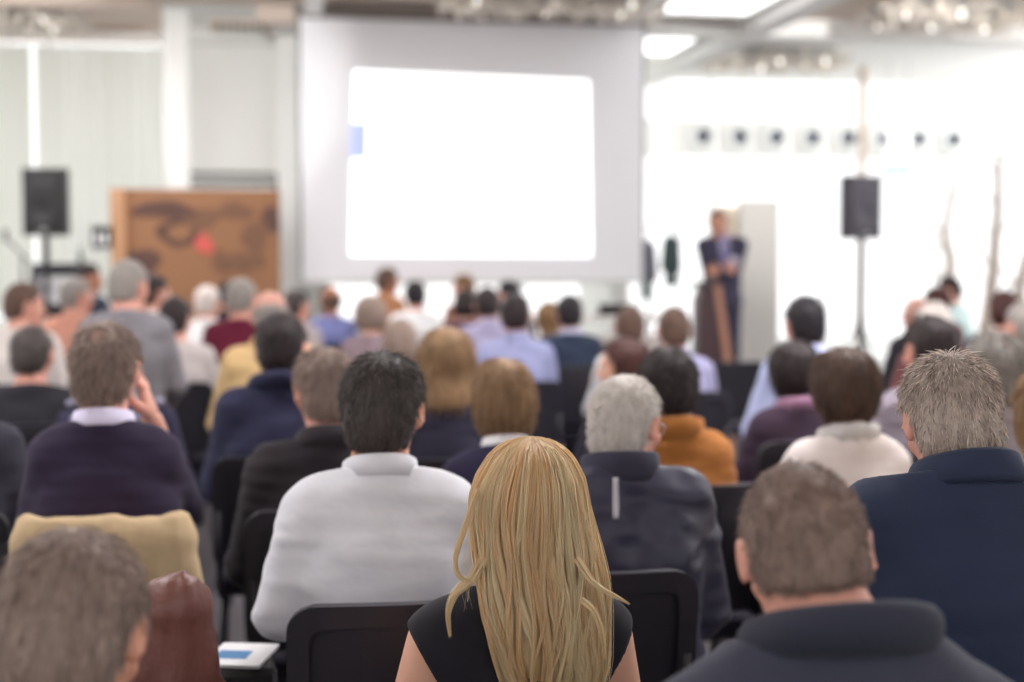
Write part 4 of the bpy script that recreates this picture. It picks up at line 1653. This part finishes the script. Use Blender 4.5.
P21 = add('P21', 'man in the white shirt', 383, 359, 2.98, 'dark-haired man in a crisp white shirt seated before the woman with long blonde hair',
    hair='thick', hc='peppered', top=(180, 180, 185), kind='shirt', collar='band', hyaw=-16, nod=3, roll=2, wd=.228, cdx=.03, sk='tan', girth=.98, hs=.965, sh=.012, fold=.006,
    over={-1: ((-.205, .0, -.245), (-.12, .21, -.23))}, trousers=(36, 36, 50))
P34 = add('P34', 'white-haired man in the rain jacket', 626, 381, 3.3, 'white-haired man with glasses in a dark rain jacket with a reflective strip',
    hair='crew', hc='white', top=(46, 45, 60), kind='puffer', collar='stand', cc=(46, 45, 58), hyaw=-40, nod=10, lean=.03, wd=.235, sk='pink', glasses=True, strands=4500, sh=.04, hs=.93, cdx=-.12)
P3 = add('P3', 'man in the purple sweater', 106, 328, 3.62, 'balding brown-haired man in a dark purple sweater holding a hand to his chin',
    hair='balding', hc='greybrown', top=(36, 28, 46), kind='sweater', collar='shirt', cc=(176, 170, 190), hyaw=-10, nod=2, hs=.94, wd=.208, sk='pink', sleeves='elbow',
    over={1: ((.175, .13, -.19), (.105, .10, .055), 'curled', (-.25, .05, 1), (-1, .1, 0))}, strands=3500)
add('P52', 'dark-clothed person at the edge', -60, 334, 3.95, 'dark-clothed person cut off by the picture edge, beside the man in the purple sweater',
    hair='short', hc='dark', top=(46, 44, 54), kind='jacket', nod=4, wd=.235)
P20 = add('P20', 'grey-brown haired man in the black jacket', 324, 354, 4.0, 'man with grey-brown hair in a black jacket behind the white shirt\'s shoulder',
    hair='thick', hc='greybrown', top=(36, 32, 36), kind='jacket', collar='lapel', hyaw=14, nod=6, wd=.24, sk='pink', hs=.95, strands=3000, lift=.2)
P33 = add('P33', 'short-blonde woman in the navy top', 502, 362, 4.05, 'woman with a short honey-blonde bob and a white collar on a navy top',
    hair='bob', hc='blond', top=NAVY, kind='sweater', collar='shirt', cc=(190, 188, 196), fem=True, hyaw=6, wd=.20, sk='pale', hs=.92)
P37 = add('P37', 'woman in the cream top', 843, 351, 4.05, 'woman with a round brown bob in a cream top and grey scarf',
    hair='roundbob', hc='brown', top=(186, 177, 174), kind='sweater', collar='scarf', cc=(168, 164, 162), fem=True, hyaw=4, wd=.205, hs=.90)
P45 = add('P45', 'cropped-grey man in the grey shirt', 996, 338, 4.2, 'man with cropped grey hair in a grey shirt behind the tousled ash-blond man',
    hair='balding', hc='grey', top=(120, 112, 116), kind='shirt', collar='shirt', hyaw=8, wd=.23, sk='dull')
add('P53', 'man in the striped navy polo', 117, 340, 5.5, 'person in a navy polo with grey striped collar, head hidden by the purple sweater man',
    hair='short', hc='dark', top=(36, 34, 54), kind='sweater', wd=.245)
P19 = add('P19', 'woman with shoulder-length blonde hair', 446, 331, 4.95, 'woman with straight shoulder-length dark blonde hair in a dark navy top',
    hair='lob', hc='blond', top=(34, 32, 46), kind='sweater', fem=True, hyaw=-4, wd=.205)
P32 = add('P32', 'dark-haired man in the ochre jacket', 669, 352, 4.4, 'dark-haired man in an ochre jacket',
    hair='short', hc='dark', top=(132, 84, 40), kind='jacket', collar='stand', hyaw=-4, nod=8, roll=-5, wd=.20, sk='pink', girth=.9)
P12 = add('P12', 'brown-haired man in the navy hooded top', 281, 317, 5.0, 'man with thick straight brown hair in a navy hooded top, near the beige jacketed man',
    hair='thick', hc='dark', top=(34, 34, 54), kind='jacket', collar='hood', hyaw=-10, wd=.235, sk='pink', lift=.15)
add('P48', 'person in the beige coat at the edge', 1054, 366, 3.4, 'person in a beige coat mostly cut off by the picture edge',
    hair='bob', hc='blond', top=(188, 168, 138), kind='jacket', fem=True, wd=.21)
add('P36', 'woman in the purple sweater', 793, 343, 5.4, 'woman with dark hair in a purple sweater with a pink patterned scarf',
    hair='roundbob', hc='dark', top=(48, 35, 48), kind='sweater', collar='scarf', cc=(128, 96, 116), fem=True, wd=.205, hs=.95)
add('P42', 'dark-haired man in the grey jacket', 930, 320, 5.1, 'man with dark brown hair in a grey jacket in front of the grey-haired heads',
    hair='thick', hc='dark', top=(118, 110, 120), kind='jacket', collar='shirt', hyaw=6, wd=.225, sk='pink', lift=.15)
add('P31', 'woman in dark clothes looking aside', 622, 341, 5.8, 'woman with dark red-brown hair turned in profile towards the screen, in black',
    hair='bob', hc='redbrown', top=(38, 34, 46), kind='sweater', fem=True, hyaw=78, wd=.20, sk='pale')
add('P2', 'cropped-grey man in black', 32, 328, 5.9, 'man with cropped dark grey hair in a black top, near the picture edge',
    hair='crew', hc='peppered', top=(30, 28, 34), kind='sweater', hyaw=-8, wd=.225, sk='pink')
add('P35', 'dark-haired man in light blue by the glazing', 805, 300, 6.3, 'man with black hair in a light blue shirt behind the purple-sweater woman',
    hair='thick', hc='black', top=(146, 152, 182), kind='shirt', collar='shirt', wd=.235, sk='pink', lift=.15)
add('P11', 'balding man in the tan jacket', 270, 292, 6.5, 'balding man with a grey fringe of hair in a tan beige jacket',
    hair='bald', hc='grey', top=(160, 134, 96), kind='jacket', collar='stand', wd=.24, sk='dull', yaw=6)
add('P6', 'tall grey-haired man in the grey sweater', 129, 263, 6.9, 'tall silver-haired man in a grey sweater before the wooden board',
    hair='short', hc='grey', top=(102, 99, 104), kind='sweater', hyaw=-34, wd=.245, sk='pink')
add('P18', 'grey-bobbed woman in front', 400, 320, 7.2, 'woman with a smooth grey-brown bob just behind the shoulder-length blonde woman',
    hair='bob', hc='greybrown', top=(150, 140, 142), kind='sweater', fem=True, wd=.20)
add('P8', 'brown-haired man in the pale grey shirt', 175, 299, 7.8, 'man with dark brown hair in a loose pale grey shirt below the wooden board',
    hair='short', hc='dark', top=(158, 150, 148), kind='shirt', hyaw=-14, wd=.25, sk='pink')
add('P41', 'silver-haired person in maroon', 934, 305, 7.9, 'person with pale silver hair in a maroon top behind the dark-haired grey jacket',
    hair='short', hc='white', top=(92, 56, 58), kind='sweater', wd=.235, sk='pink', hs=1.05)
add('P1', 'man in the pale grey shirt looking aside', 25, 285, 7.7, 'man with short brown hair in a pale grey shirt looking towards the stage',
    hair='short', hc='brown', top=(176, 168, 164), kind='shirt', hyaw=-58, yaw=-8, wd=.235, sk='pink')
add('P44', 'grey-haired person at the glazed edge', 1024, 305, 7.0, 'grey-haired person partly cut by the picture edge behind the cropped grey head',
    hair='short', hc='grey', top=(70, 66, 78), kind='sweater', hyaw=14, wd=.225, sk='pink')
add('P30', 'grey-haired man in the lilac-blue shirt', 674, 309, 7.3, 'man with cropped grey-brown hair in a lilac-blue shirt near the lectern',
    hair='crew', hc='brown', top=(130, 127, 154), kind='shirt', collar='shirt', hyaw=-6, wd=.235, sk='pink')
add('P25', 'dark-haired man in the light blue shirt', 515, 296, 7.9, 'man with short dark brown hair in a light blue shirt below the screen',
    hair='short', hc='dark', top=(126, 129, 160), kind='shirt', collar='shirt', hyaw=-10, wd=.24, sk='pink')
add('P27', 'black-haired man in the dark teal jacket', 569, 297, 9.0, 'man with black hair in a dark teal jacket below the lower edge of the screen',
    hair='short', hc='black', top=(36, 44, 60), kind='jacket', collar='shirt', cc=(150, 150, 170), wd=.235, sk='pink')
add('P43', 'red-brown haired woman by the glazing', 1003, 292, 8.7, 'woman with red-brown hair in brown and dark blue by the glazing',
    hair='bob', hc='redbrown', top=(92, 66, 70), kind='sweater', fem=True, hyaw=10, wd=.21)
add('P29', 'grey-brown haired man in the whitish shirt', 630, 309, 8.2, 'man with grey-brown hair in a whitish shirt before the beige-fronted table',
    hair='short', hc='brown', top=(214, 204, 210), kind='shirt', hyaw=-6, wd=.22, sk='pink')
add('P10', 'grey-haired person in dark red', 242, 281, 8.6, 'person with pale grey curly hair in a dark red sweater',
    hair='short', hc='grey', top=(78, 20, 38), kind='sweater', hyaw=-26, wd=.24, sk='pink')
add('P15', 'grey curly-haired woman', 371, 297, 8.6, 'woman with short light grey-brown curly hair in a muted mauve top',
    hair='roundbob', hc='greybrown', top=(120, 104, 110), kind='sweater', fem=True, hyaw=-16, wd=.20)
add('P28', 'woman with brown hair behind teal jacket', 548, 303, 10.0, 'woman with wavy golden-brown hair half hidden by the dark teal jacket man',
    hair='lob', hc='lightbrown', top=(110, 84, 78), kind='sweater', fem=True, hyaw=30, wd=.20)
add('P4', 'grey-haired person in salmon', 77, 280, 9.4, 'grey-haired person in a salmon pink top looking aside to the stage',
    hair='short', hc='grey', top=(168, 120, 104), kind='shirt', hyaw=-58, wd=.225, sk='pink')
add('P7', 'half-hidden man in the off-white shirt', 155, 277, 9.5, 'man with dark hair in an off-white shirt half hidden by the tall silver-haired man',
    hair='short', hc='dark', top=(206, 202, 198), kind='shirt', hyaw=-58, wd=.22, sk='pink')
add('P24', 'dark-haired man in the lilac shirt', 487, 289, 9.6, 'man with dark brown hair in a lilac-grey shirt, next to the light blue shirt',
    hair='short', hc='dark', top=(138, 132, 156), kind='shirt', collar='shirt', hyaw=-4, wd=.23, sk='pink')
add('P38', 'bald man in black by the glazing', 916, 298, 9.6, 'bald man with pink scalp in a black top in front of the glazing',
    hair='bald', hc='greybrown', top=(34, 32, 38), kind='sweater', hyaw=30, wd=.22, sk='dull')
add('P9', 'white-haired person in the white shirt', 208, 288, 10.6, 'white-haired person in a bright white shirt near the foot of the wooden board',
    hair='short', hc='white', top=(232, 232, 236), kind='shirt', hyaw=-30, wd=.20, sk='pink')
add('P14', 'dark grey-haired person near the screen corner', 297, 291, 10.4, 'person with dark grey hair under the lower corner of the screen by the board',
    hair='short', hc='peppered', top=(150, 140, 140), kind='sweater', hyaw=-50, wd=.21, sk='pink')
add('P39', 'dark-haired person below the blue shirt', 936, 289, 10.6, 'person with dark brown hair just below the man in light blue at the glazing',
    hair='short', hc='redbrown', top=(90, 66, 70), kind='sweater', hyaw=30, wd=.21, sk='pink')
add('P13', 'bald man in blue', 331, 287, 11.3, 'bald man with a reddish scalp in a blue shirt against the bright low window',
    hair='bald', hc='brown', top=(94, 98, 138), kind='shirt', wd=.22, sk='brown')
add('P23', 'dark-bobbed person', 465, 290, 10.7, 'person with a dark bob and dark plum top before the lilac shirt',
    hair='bob', hc='dark', top=(66, 48, 60), kind='sweater', fem=True, wd=.20)
add('P10b', 'black-haired person in black by the board', 229, 282, 11.7, 'person with black hair in black clothing beside the pale grey curls',
    hair='short', hc='black', top=(28, 30, 36), kind='sweater', hyaw=-10, wd=.20, sk='pink')
add('P17', 'black-haired man in the white shirt', 415, 282, 11.4, 'man with black hair in a white shirt under the middle of the screen',
    hair='short', hc='black', top=(214, 206, 212), kind='shirt', wd=.23, sk='pink')
add('P26', 'dark-haired person hidden in the far row', 508, 282, 12.0, 'person with dark hair mostly hidden in the far row below the screen',
    hair='short', hc='black', top=(150, 144, 150), kind='sweater', wd=.20, sk='pink', hyaw=40)
add('P22', 'far-row person with light brown hair', 463, 276, 12.7, 'person with light brown hair in the far row above the dark bob',
    hair='short', hc='lightbrown', top=(120, 84, 72), kind='sweater', wd=.20, sk='pink', hyaw=50)
add('P16', 'far-row person in tan brown', 388, 269, 12.6, 'person with dark hair in a tan brown top turned aside in the far row',
    hair='short', hc='brown', top=(140, 98, 70), kind='sweater', wd=.20, sk='brown', hyaw=-40, yaw=-20, sx=.03)
add('P40', 'man in light blue leaning by the glazing', 949, 278, 12.6, 'man with dark hair in a light blue shirt leaning at the glazing',
    hair='short', hc='dark', top=(170, 190, 226), kind='shirt', hyaw=40, yaw=25, lean=.10, nod=16, wd=.22, sk='pink')
add('P5', 'dark-suited person near the rack', 89, 265, 11.3, 'person in a dark suit in profile next to the equipment rack',
    hair='short', hc='dark', top=(38, 40, 52), kind='blazer', collar='shirt', cc=(200, 190, 196), hyaw=-62, yaw=-25, wd=.215, sk='brown')

# the presenter on a low stage
struct('floor_stage', MB().box((4.2, 12.75, .07), (1.1, 1.0, .14), .01), plain('stage_grey', rgb(150, 148, 150), .8))
P56 = add('P56', 'presenter', 718, 210.5, 13.2, 'standing presenter in a dark navy suit with lilac shirt, hands together before the glazing',
    hair='short', hc='brown', top=(50, 48, 64), kind='blazer', collar='shirt', cc=(150, 140, 178), yaw=172, hyaw=2, nod=2, wd=.262, sk='tan', stand=True, zoff=.14,
    trousers=(46, 45, 60), hxo=.045, group='standing people',
    over={1: ((.10, -.03, -.27), (.04, .20, -.24), 'curled', (-.9, .25, -.1), (0, -1, -.1)), -1: ((-.11, -.03, -.27), (.05, .23, -.27), 'curled', (.9, .25, 0), (0, -1, .1))})


# ------------------------------------------------------------------ the long blonde hair
def blonde_hair(P):
    rng = np.random.RandomState(51)
    root, H, hc = P['root'], P['H'], P['hcen']
    zt = np.array([0, .006, .0166, .033, .066, .10, .133, .183, .232, .266, .30, .35, .40, .48])
    xl = np.array([0, .03, .048, .066, .086, .096, .100, .100, .099, .096, .088, .074, .056, .03])
    xr = np.array([0, .03, .050, .067, .084, .091, .095, .100, .103, .103, .101, .096, .086, .06])
    bk = np.array([0, .050, .075, .096, .112, .118, .120, .122, .128, .136, .142, .147, .149, .149])

    def env(phi, dz, f):
        wl, wr, b = np.interp(dz, zt, xl), np.interp(dz, zt, xr), np.interp(dz, zt, bk)
        w = np.where(phi < 0, wl, wr)
        sn, cs = np.sin(phi), np.cos(phi)
        q = np.clip((dz - .10) / .15, 0, 1)
        q = q * q * (3 - 2 * q) * .90
        y = -b * (cs * (1 - q) + q) * f
        y = np.minimum(y, .05)
        return hc[0] + w * sn * f, hc[1] + .002 + y, H + .0065 - dz - (1 - f) * .05

    n, k = 11000, 22
    phi0 = rng.uniform(-1.95, 1.95, n)
    nc = 74
    cen = np.sort(rng.uniform(-2.0, 2.0, nc))
    ci = np.abs(phi0[:, None] - cen[None, :]).argmin(1)
    phase, ampc, lenc, radc, tonec = rng.uniform(0, 6.28, nc), rng.uniform(.3, 1, nc), rng.uniform(.42, .49, nc), rng.uniform(.93, 1.03, nc), rng.uniform(-.22, .22, nc)
    f0 = rng.uniform(.985, 1.012, n) * np.where(rng.rand(n) < .03, 1.05, 1)
    L = lenc[ci] * rng.uniform(.86, 1.0, n)
    start = rng.uniform(0, .02, n) ** 1.0 + np.where(rng.rand(n) < .35, rng.uniform(0, .12, n), 0)
    tt = np.linspace(0, 1, k)
    C = np.zeros((n, k, 3))
    jit = rng.normal(size=n) * .02
    for i, t in enumerate(tt):
        dz = start + (L - start) * t ** 1.25
        s = np.clip(dz / .45, 0, 1)
        g = phi0 + (cen[ci] - phi0) * .62 * s ** .8
        g = g + ampc[ci] * .27 * s ** 1.2 * np.sin(phase[ci] + dz * 26 + jit * 8)
        f = f0 + ((radc[ci] - .98) * .45) * s + (.012 + .012 * s) * s * np.sin(phase[ci] * 2 + dz * 34)
        x, y, z = env(g, dz, f)
        C[:, i] = np.stack([x + jit * .12 * s, y, z], 1)
    tone = np.clip(.50 + tonec[ci] * 1.4 + rng.normal(size=n) * .24, 0, 1)
    outv = C - np.array([hc[0], hc[1] + .06, 0])
    outv[:, :, 2] = np.maximum(0, (C[:, :, 2] - (H - .10))) * 1.2
    V, Q, T = strand_mesh(C, .0010, rng, tone, outv)
    T = T - np.repeat(np.tile(np.interp(tt, [0, .12, .4, 1], [.16, .10, .0, -.04]), n), 3) * 1.0
    Vs, Qs, Ts = [V], [Q], [T]
    nv = len(V)

    def bundle(pix, count, spread, w=.0006, tn=.6):
        nonlocal nv
        pts = []
        inv = Rz(-P['phi'])
        for px, py, d in pix:
            q = at(px, py, d) - np.array([P['o'][0], P['o'][1], 0])
            pts.append(inv @ q)
        pts = np.array(pts)
        m = len(pts)
        u = np.linspace(0, m - 1, 20)
        cur = np.stack([np.interp(u, np.arange(m), pts[:, a]) for a in range(3)], 1)
        for _ in range(3):
            cur[1:-1] = (cur[:-2] + 2 * cur[1:-1] + cur[2:]) / 4
        o = rng.normal(size=(count, 1, 3)) * spread
        prof = np.interp(np.linspace(0, 1, 20), [0, .3, .7, 1], [1.3, 1, .8, .35])[None, :, None]
        v, q, t_ = strand_mesh(cur[None] + o * prof + rng.normal(size=(count, 1, 3)) * .0004, w, rng, np.clip(tn + rng.normal(size=count) * .15, 0, 1))
        Vs.append(v)
        Qs.append(q + nv)
        Ts.append(t_)
        nv += len(v)

    bundle([(478, 492, 2.30), (466, 525, 2.27), (457, 549, 2.25), (454, 566, 2.24), (460, 579, 2.23), (474, 584, 2.22)], 70, .0022)
    bundle([(482, 560, 2.24), (471, 581, 2.23), (455, 592, 2.22), (447, 612, 2.22), (450, 636, 2.22)], 110, .0032)
    bundle([(578, 560, 2.24), (590, 580, 2.23), (603, 590, 2.23), (619, 598, 2.23), (629, 604, 2.24)], 60, .0022)
    bundle([(583, 600, 2.22), (596, 612, 2.21), (602, 632, 2.21), (606, 660, 2.21)], 30, .002)
    for _ in range(70):
        a = rng.uniform(-1, 1)
        e = 1 if a > 0 else -1
        y0 = rng.uniform(446, 560)
        x0 = 531 + e * np.interp(y0, [440, 460, 500, 560], [10, 34, 54, 58])
        ln = rng.uniform(20, 70)
        bundle([(x0 - e * 8, y0 - 6, 2.3), (x0 + e * rng.uniform(3, 9), y0 + ln * .3, 2.29), (x0 + e * rng.uniform(4, 16), y0 + ln, 2.28), (x0 + e * rng.uniform(0, 14), y0 + ln * 1.5, 2.27)], 1, .0, .00028, .7)
    # the mass of hair underneath
    gp = np.linspace(-1.95, 1.95, 41)
    gz = np.concatenate([np.linspace(-.012, .066, 12), np.linspace(.08, .43, 22)])
    G = []
    for f in (.975, .86):
        lay = []
        for dz in gz:
            x, y, z = env(gp, np.full_like(gp, dz), np.full_like(gp, f - .07 * np.clip((dz - .12) / .2, 0, 1)))
            x = x + .003 * np.sin(gp * 40 + dz * 14)
            lay.append(np.stack([x, y, np.full_like(gp, H + .0055 - max(dz, 0) - (1 - f) * .05)], 1))
        G.append(np.array(lay))
    nz, npz = len(gz), len(gp)
    Vc = np.concatenate([G[0].reshape(-1, 3), G[1].reshape(-1, 3)])
    I = lambda l, i, j: l * nz * npz + i * npz + j
    Qc = []
    for i in range(nz - 1):
        for j in range(npz - 1):
            Qc.append((I(0, i, j), I(0, i + 1, j), I(0, i + 1, j + 1), I(0, i, j + 1)))
            Qc.append((I(1, i, j), I(1, i, j + 1), I(1, i + 1, j + 1), I(1, i + 1, j)))
        Qc.append((I(0, i, 0), I(1, i, 0), I(1, i + 1, 0), I(0, i + 1, 0)))
        Qc.append((I(0, i, npz - 1), I(0, i + 1, npz - 1), I(1, i + 1, npz - 1), I(1, i, npz - 1)))
    for j in range(npz - 1):
        Qc.append((I(0, nz - 1, j), I(1, nz - 1, j), I(1, nz - 1, j + 1), I(0, nz - 1, j + 1)))
    Vs.append(Vc)
    Qs.append(np.array(Qc) + nv)
    Ts.append(np.full(len(Vc), .42))
    mat = hair_mat(*HAIRS['golden'], streak=.15, trans=.2, rough=.34, spec=.8, sheen=.5)
    link('hair', np_mesh('hair', np.concatenate(Vs), np.concatenate(Qs), True, np.concatenate(Ts)), root, mat)


blonde_hair(P51)


# ------------------------------------------------------------------ clothing details
def local_pt(P, px, py, d):
    q = at(px, py, d) - np.array([P['o'][0], P['o'][1], float(P['root'].location.z)])
    return Rz(-P['phi']) @ q


def surface_patch(P, pts_px, d, name, mat, th=.004, lift=.004):
    """a small trim piece laid on the back of a garment"""
    me = P['garment'].data
    dep = bpy.context.evaluated_depsgraph_get()
    from mathutils.bvhtree import BVHTree
    bv = BVHTree.FromPolygons([v.co for v in me.vertices], [tuple(p.vertices) for p in me.polygons])
    camL = Rz(-P['phi']) @ (CAM - np.array([P['o'][0], P['o'][1], float(P['root'].location.z)]))
    out = []
    nr = []
    for row in pts_px:
        r_, n_ = [], []
        for px, py in row:
            q = local_pt(P, px, py, d)
            dr = Vector(q - camL).normalized()
            hit = bv.ray_cast(Vector(camL), dr)
            h = hit[0] if hit[0] is not None else Vector(q)
            nn = hit[1] if hit[1] is not None else -dr
            if nn.dot(dr) > 0:
                nn = -nn
            r_.append(np.array(h + nn * lift))
            n_.append(np.array(nn))
        out.append(r_)
        nr.append(n_)
    out = np.array(out)
    nr = np.array(nr)
    R_, C_ = out.shape[:2]
    V = np.concatenate([(out + nr * th * .5).reshape(-1, 3), (out - nr * (th * .5 + lift)).reshape(-1, 3)])
    Q = []
    o = R_ * C_
    for i in range(R_ - 1):
        for j in range(C_ - 1):
            a, b, c, e = i * C_ + j, i * C_ + j + 1, (i + 1) * C_ + j + 1, (i + 1) * C_ + j
            Q.append((a, e, c, b))
            Q.append((o + a, o + b, o + c, o + e))
    for i in range(R_ - 1):
        a, e = i * C_, (i + 1) * C_
        Q.append((a, o + a, o + e, e))
        a, e = i * C_ + C_ - 1, (i + 1) * C_ + C_ - 1
        Q.append((a, e, o + e, o + a))
    for j in range(C_ - 1):
        Q.append((j, j + 1, o + j + 1, o + j))
        a = (R_ - 1) * C_ + j
        Q.append((a, o + a, o + a + 1, a + 1))
    return link(name, np_mesh(name, V, np.array(Q), False), P['garment'], mat)


def strip(x0, y0, x1, y1, w, n=10, m=2):
    dx, dy = x1 - x0, y1 - y0
    L = math.hypot(dx, dy)
    nx, ny = -dy / L, dx / L
    return [[(x0 + dx * i / n + nx * w * (j / (m - 1) - .5), y0 + dy * i / n + ny * w * (j / (m - 1) - .5)) for j in range(m)] for i in range(n + 1)]


o = surface_patch(P34, strip(615.5, 478, 615.5, 519, 5.5), 3.15, 'reflective_strip', plain('reflective_grey', rgb(196, 192, 200), .4))
o['label'] = 'pale grey reflective strip'

# the presenter's shirt front, tie and badge
def presenter_front(P):
    F = Field((-.2, -.25, P['zs'] - .45), (.2, .3, P['H'] - .18), .010)
    zs, nb, H = P['zs'], P['nb'], P['H']
    wd = .262 * .87
    t = .027
    F.el((0, -.012, zs - .125), (wd * .80 + t, .118 + t, .17 + t), .05)
    F.rc((0, -.005, 1.06), (0, -.01, zs - .17), .118 + t, .128 + t, .05, flat=(1.25, .95, 1))
    F.rc((-(wd - .085), -.018, zs - .018), (wd - .085, -.018, zs - .018), .058 + t, .058 + t, .04)
    X, Y, Z = F.pts()
    v = np.abs(X) - np.clip((Z - (zs - .30)) * .2, 0, .05)
    D = np.maximum(F.D, v.astype(np.float32))
    D = np.maximum(D, (.04 - Y + 0 * X + 0 * Z).astype(np.float32))
    D = np.maximum(D, (Z - (nb[2] + .03 - .3 * (Y - nb[1])) + 0 * X).astype(np.float32))
    F.D = D
    V, Q = F.mesh()
    sf = link('shirt_front', np_mesh('shirt_front', V, Q), P['root'], cloth(alb(132, 128, 148), 'lilac_shirt'))
    y = .155
    m = MB().prism([(-.02, zs - .01), (.02, zs - .01), (.033, zs - .24), (0, zs - .29), (-.033, zs - .24)], y - .02, y + .012, .003)
    m.build('tie', cloth(alb(104, 98, 136), 'tie_silk', .5), sf)
    MB().lathe([(.002, 0), (.04, 0), (.042, .006), (.002, .008)], (-.085, .155, zs - .17), 20, 'y').build('name_badge', plain('badge_white', rgb(200, 196, 214), .4), P['root'])


presenter_front(P56)

# ------------------------------------------------------------------ things on and between the chairs
def draped(name, x, y, rz, w_top, w_bot, z_top, z_bot, th, mat, label, cat, seed, peaks=0.0, h=.008, dx=0.0, sleeve=None, amp=.010, back=-.225):
    """a coat hung over a chair back"""
    t = tag(empty(name, (x, y, z_bot), rz), label, cat)
    zt, zb = z_top - z_bot, 0.0
    F = Field((-.45, -.55, -.04), (.45, .05, zt + .1), h)
    n = 7
    for i in range(n):
        s = i / (n - 1)
        z = zt * (1 - s) - (.03 if i == 0 else 0)
        w = w_top + (w_bot - w_top) * s ** .9
        yy = back - .035 - (z + z_bot - .5) * .14 - .05 * s
        F.rc((dx * s - w / 2 + th, yy, z), (dx * s + w / 2 - th, yy, z), th, th, .06, flat=(1, 1, 1.9))
    F.rc((-w_top / 2 + .03, back - .05, zt - .02), (w_top / 2 - .03, back - .05, zt - .02), .045, .045, .04, flat=(1, 1.5, .7))
    if peaks:
        for sg in (-1, 1):
            F.rc((sg * (w_top / 2 - .04), back - .06, zt - .03), (sg * (w_top / 2 - .012), back - .06, zt + peaks), .035, .012, .03)
    if sleeve:
        a, b, r = sleeve
        F.rc(a, b, r, r * .8, .03)
    X, Y, Z = F.pts()
    F.D = np.where(np.abs(F.D) < .06, F.D + amp * wobble(X * 1.6, Y * .4, Z * .28, 30, seed) + amp * .4 * wobble(X * 2, Y, Z * .5, 60, seed + 1), F.D)
    V, Q = F.mesh()
    link('coat_cloth', np_mesh('coat_cloth', V, Q), t, mat)
    return t


BEIGE = cloth(alb(152, 132, 104), 'beige_cotton', .9, .3)
o3 = PEOPLE['P3']
draped('jacket', o3['o'][0] + .035, o3['o'][1], o3['phi'], .385, .55, .902, .30, .034, BEIGE, 'beige jacket draped over the chair back of the man in the purple sweater', 'jacket', 11, peaks=.022, amp=.010)

LEATHER = plain('brown_leather', alb(92, 56, 50), .42, var=.18, vs=7, bump=.25, bs=90)
pc = at(104, 640, 2.98)
place_chair(pc[0], pc[1], 0, 'black upholstered chair with the brown leather jacket hung on it')
draped('leather_jacket', pc[0], pc[1], 0, .42, .66, .905, .30, .034, LEATHER, 'dark brown leather jacket hung over a chair next to the grey-haired front head', 'jacket', 23, dx=.05, amp=.017)

# booklet on a dark suitcase in the aisle
pb = at(241, 655, 3.05)
t = tag(empty('suitcase', (pb[0] - .02, pb[1] + .0, 0), R(6)), 'black upright suitcase under the white booklet in the aisle', 'suitcase')
zt = pb[2] - .004
MB().box((0, 0, zt / 2 + .02), (.18, .20, zt - .044), .03, None, 3).build('case_shell', BLACKPL, t)
m = MB()
for k in range(5):
    m.box((-.06 + .03 * k, -.102, zt / 2), (.012, .008, zt * .7), .003)
m.build('case_rib', BLACKPL, t)
for sx in (-1, 1):
    for sy in (-1, 1):
        MB().tube([(sx * .06 - .012, sy * .06, .022), (sx * .06 + .012, sy * .06, .022)], .022, 12).build('caster', STEEL, t)
t = tag(empty('booklet', (pb[0], pb[1], zt), R(-14)), 'white booklet with a small blue picture lying in the dark aisle', 'booklet')
m = MB().box((0, 0, .0035), (.125, .17, .007), .001)
m.build('cover', plain('white_paper', rgb(226, 224, 226), .6), t)
MB().box((-.014, -.01, .0075), (.07, .06, .001)).build('picture', plain('blue_print', rgb(60, 118, 168), .5), t)

# empty chair before the lectern, and one with a white cloth
pe = at(721, 372, 9.3)
place_chair(pe[0], pe[1], 0, 'empty black upholstered chair in front of the lectern')

# striped collar of the navy polo
P53 = PEOPLE['P53']
for k, (rx, zz) in enumerate(((.175, .008), (.165, -.055))):
    c = (P53['nb'][0], P53['nb'][1] - .01, P53['nb'][2] + .03 + zz)
    pr_ = [(.012 * math.cos(2 * PI * q / 8), .012 * math.sin(2 * PI * q / 8)) for q in range(8)]
    V, Q = ring_loft(c, rx, .115, pr_[::-1], R(8))
    link('collar_stripe', np_mesh('collar_stripe', V, Q), P53['garment'], cloth(alb(120, 116, 132), 'grey_stripe'))
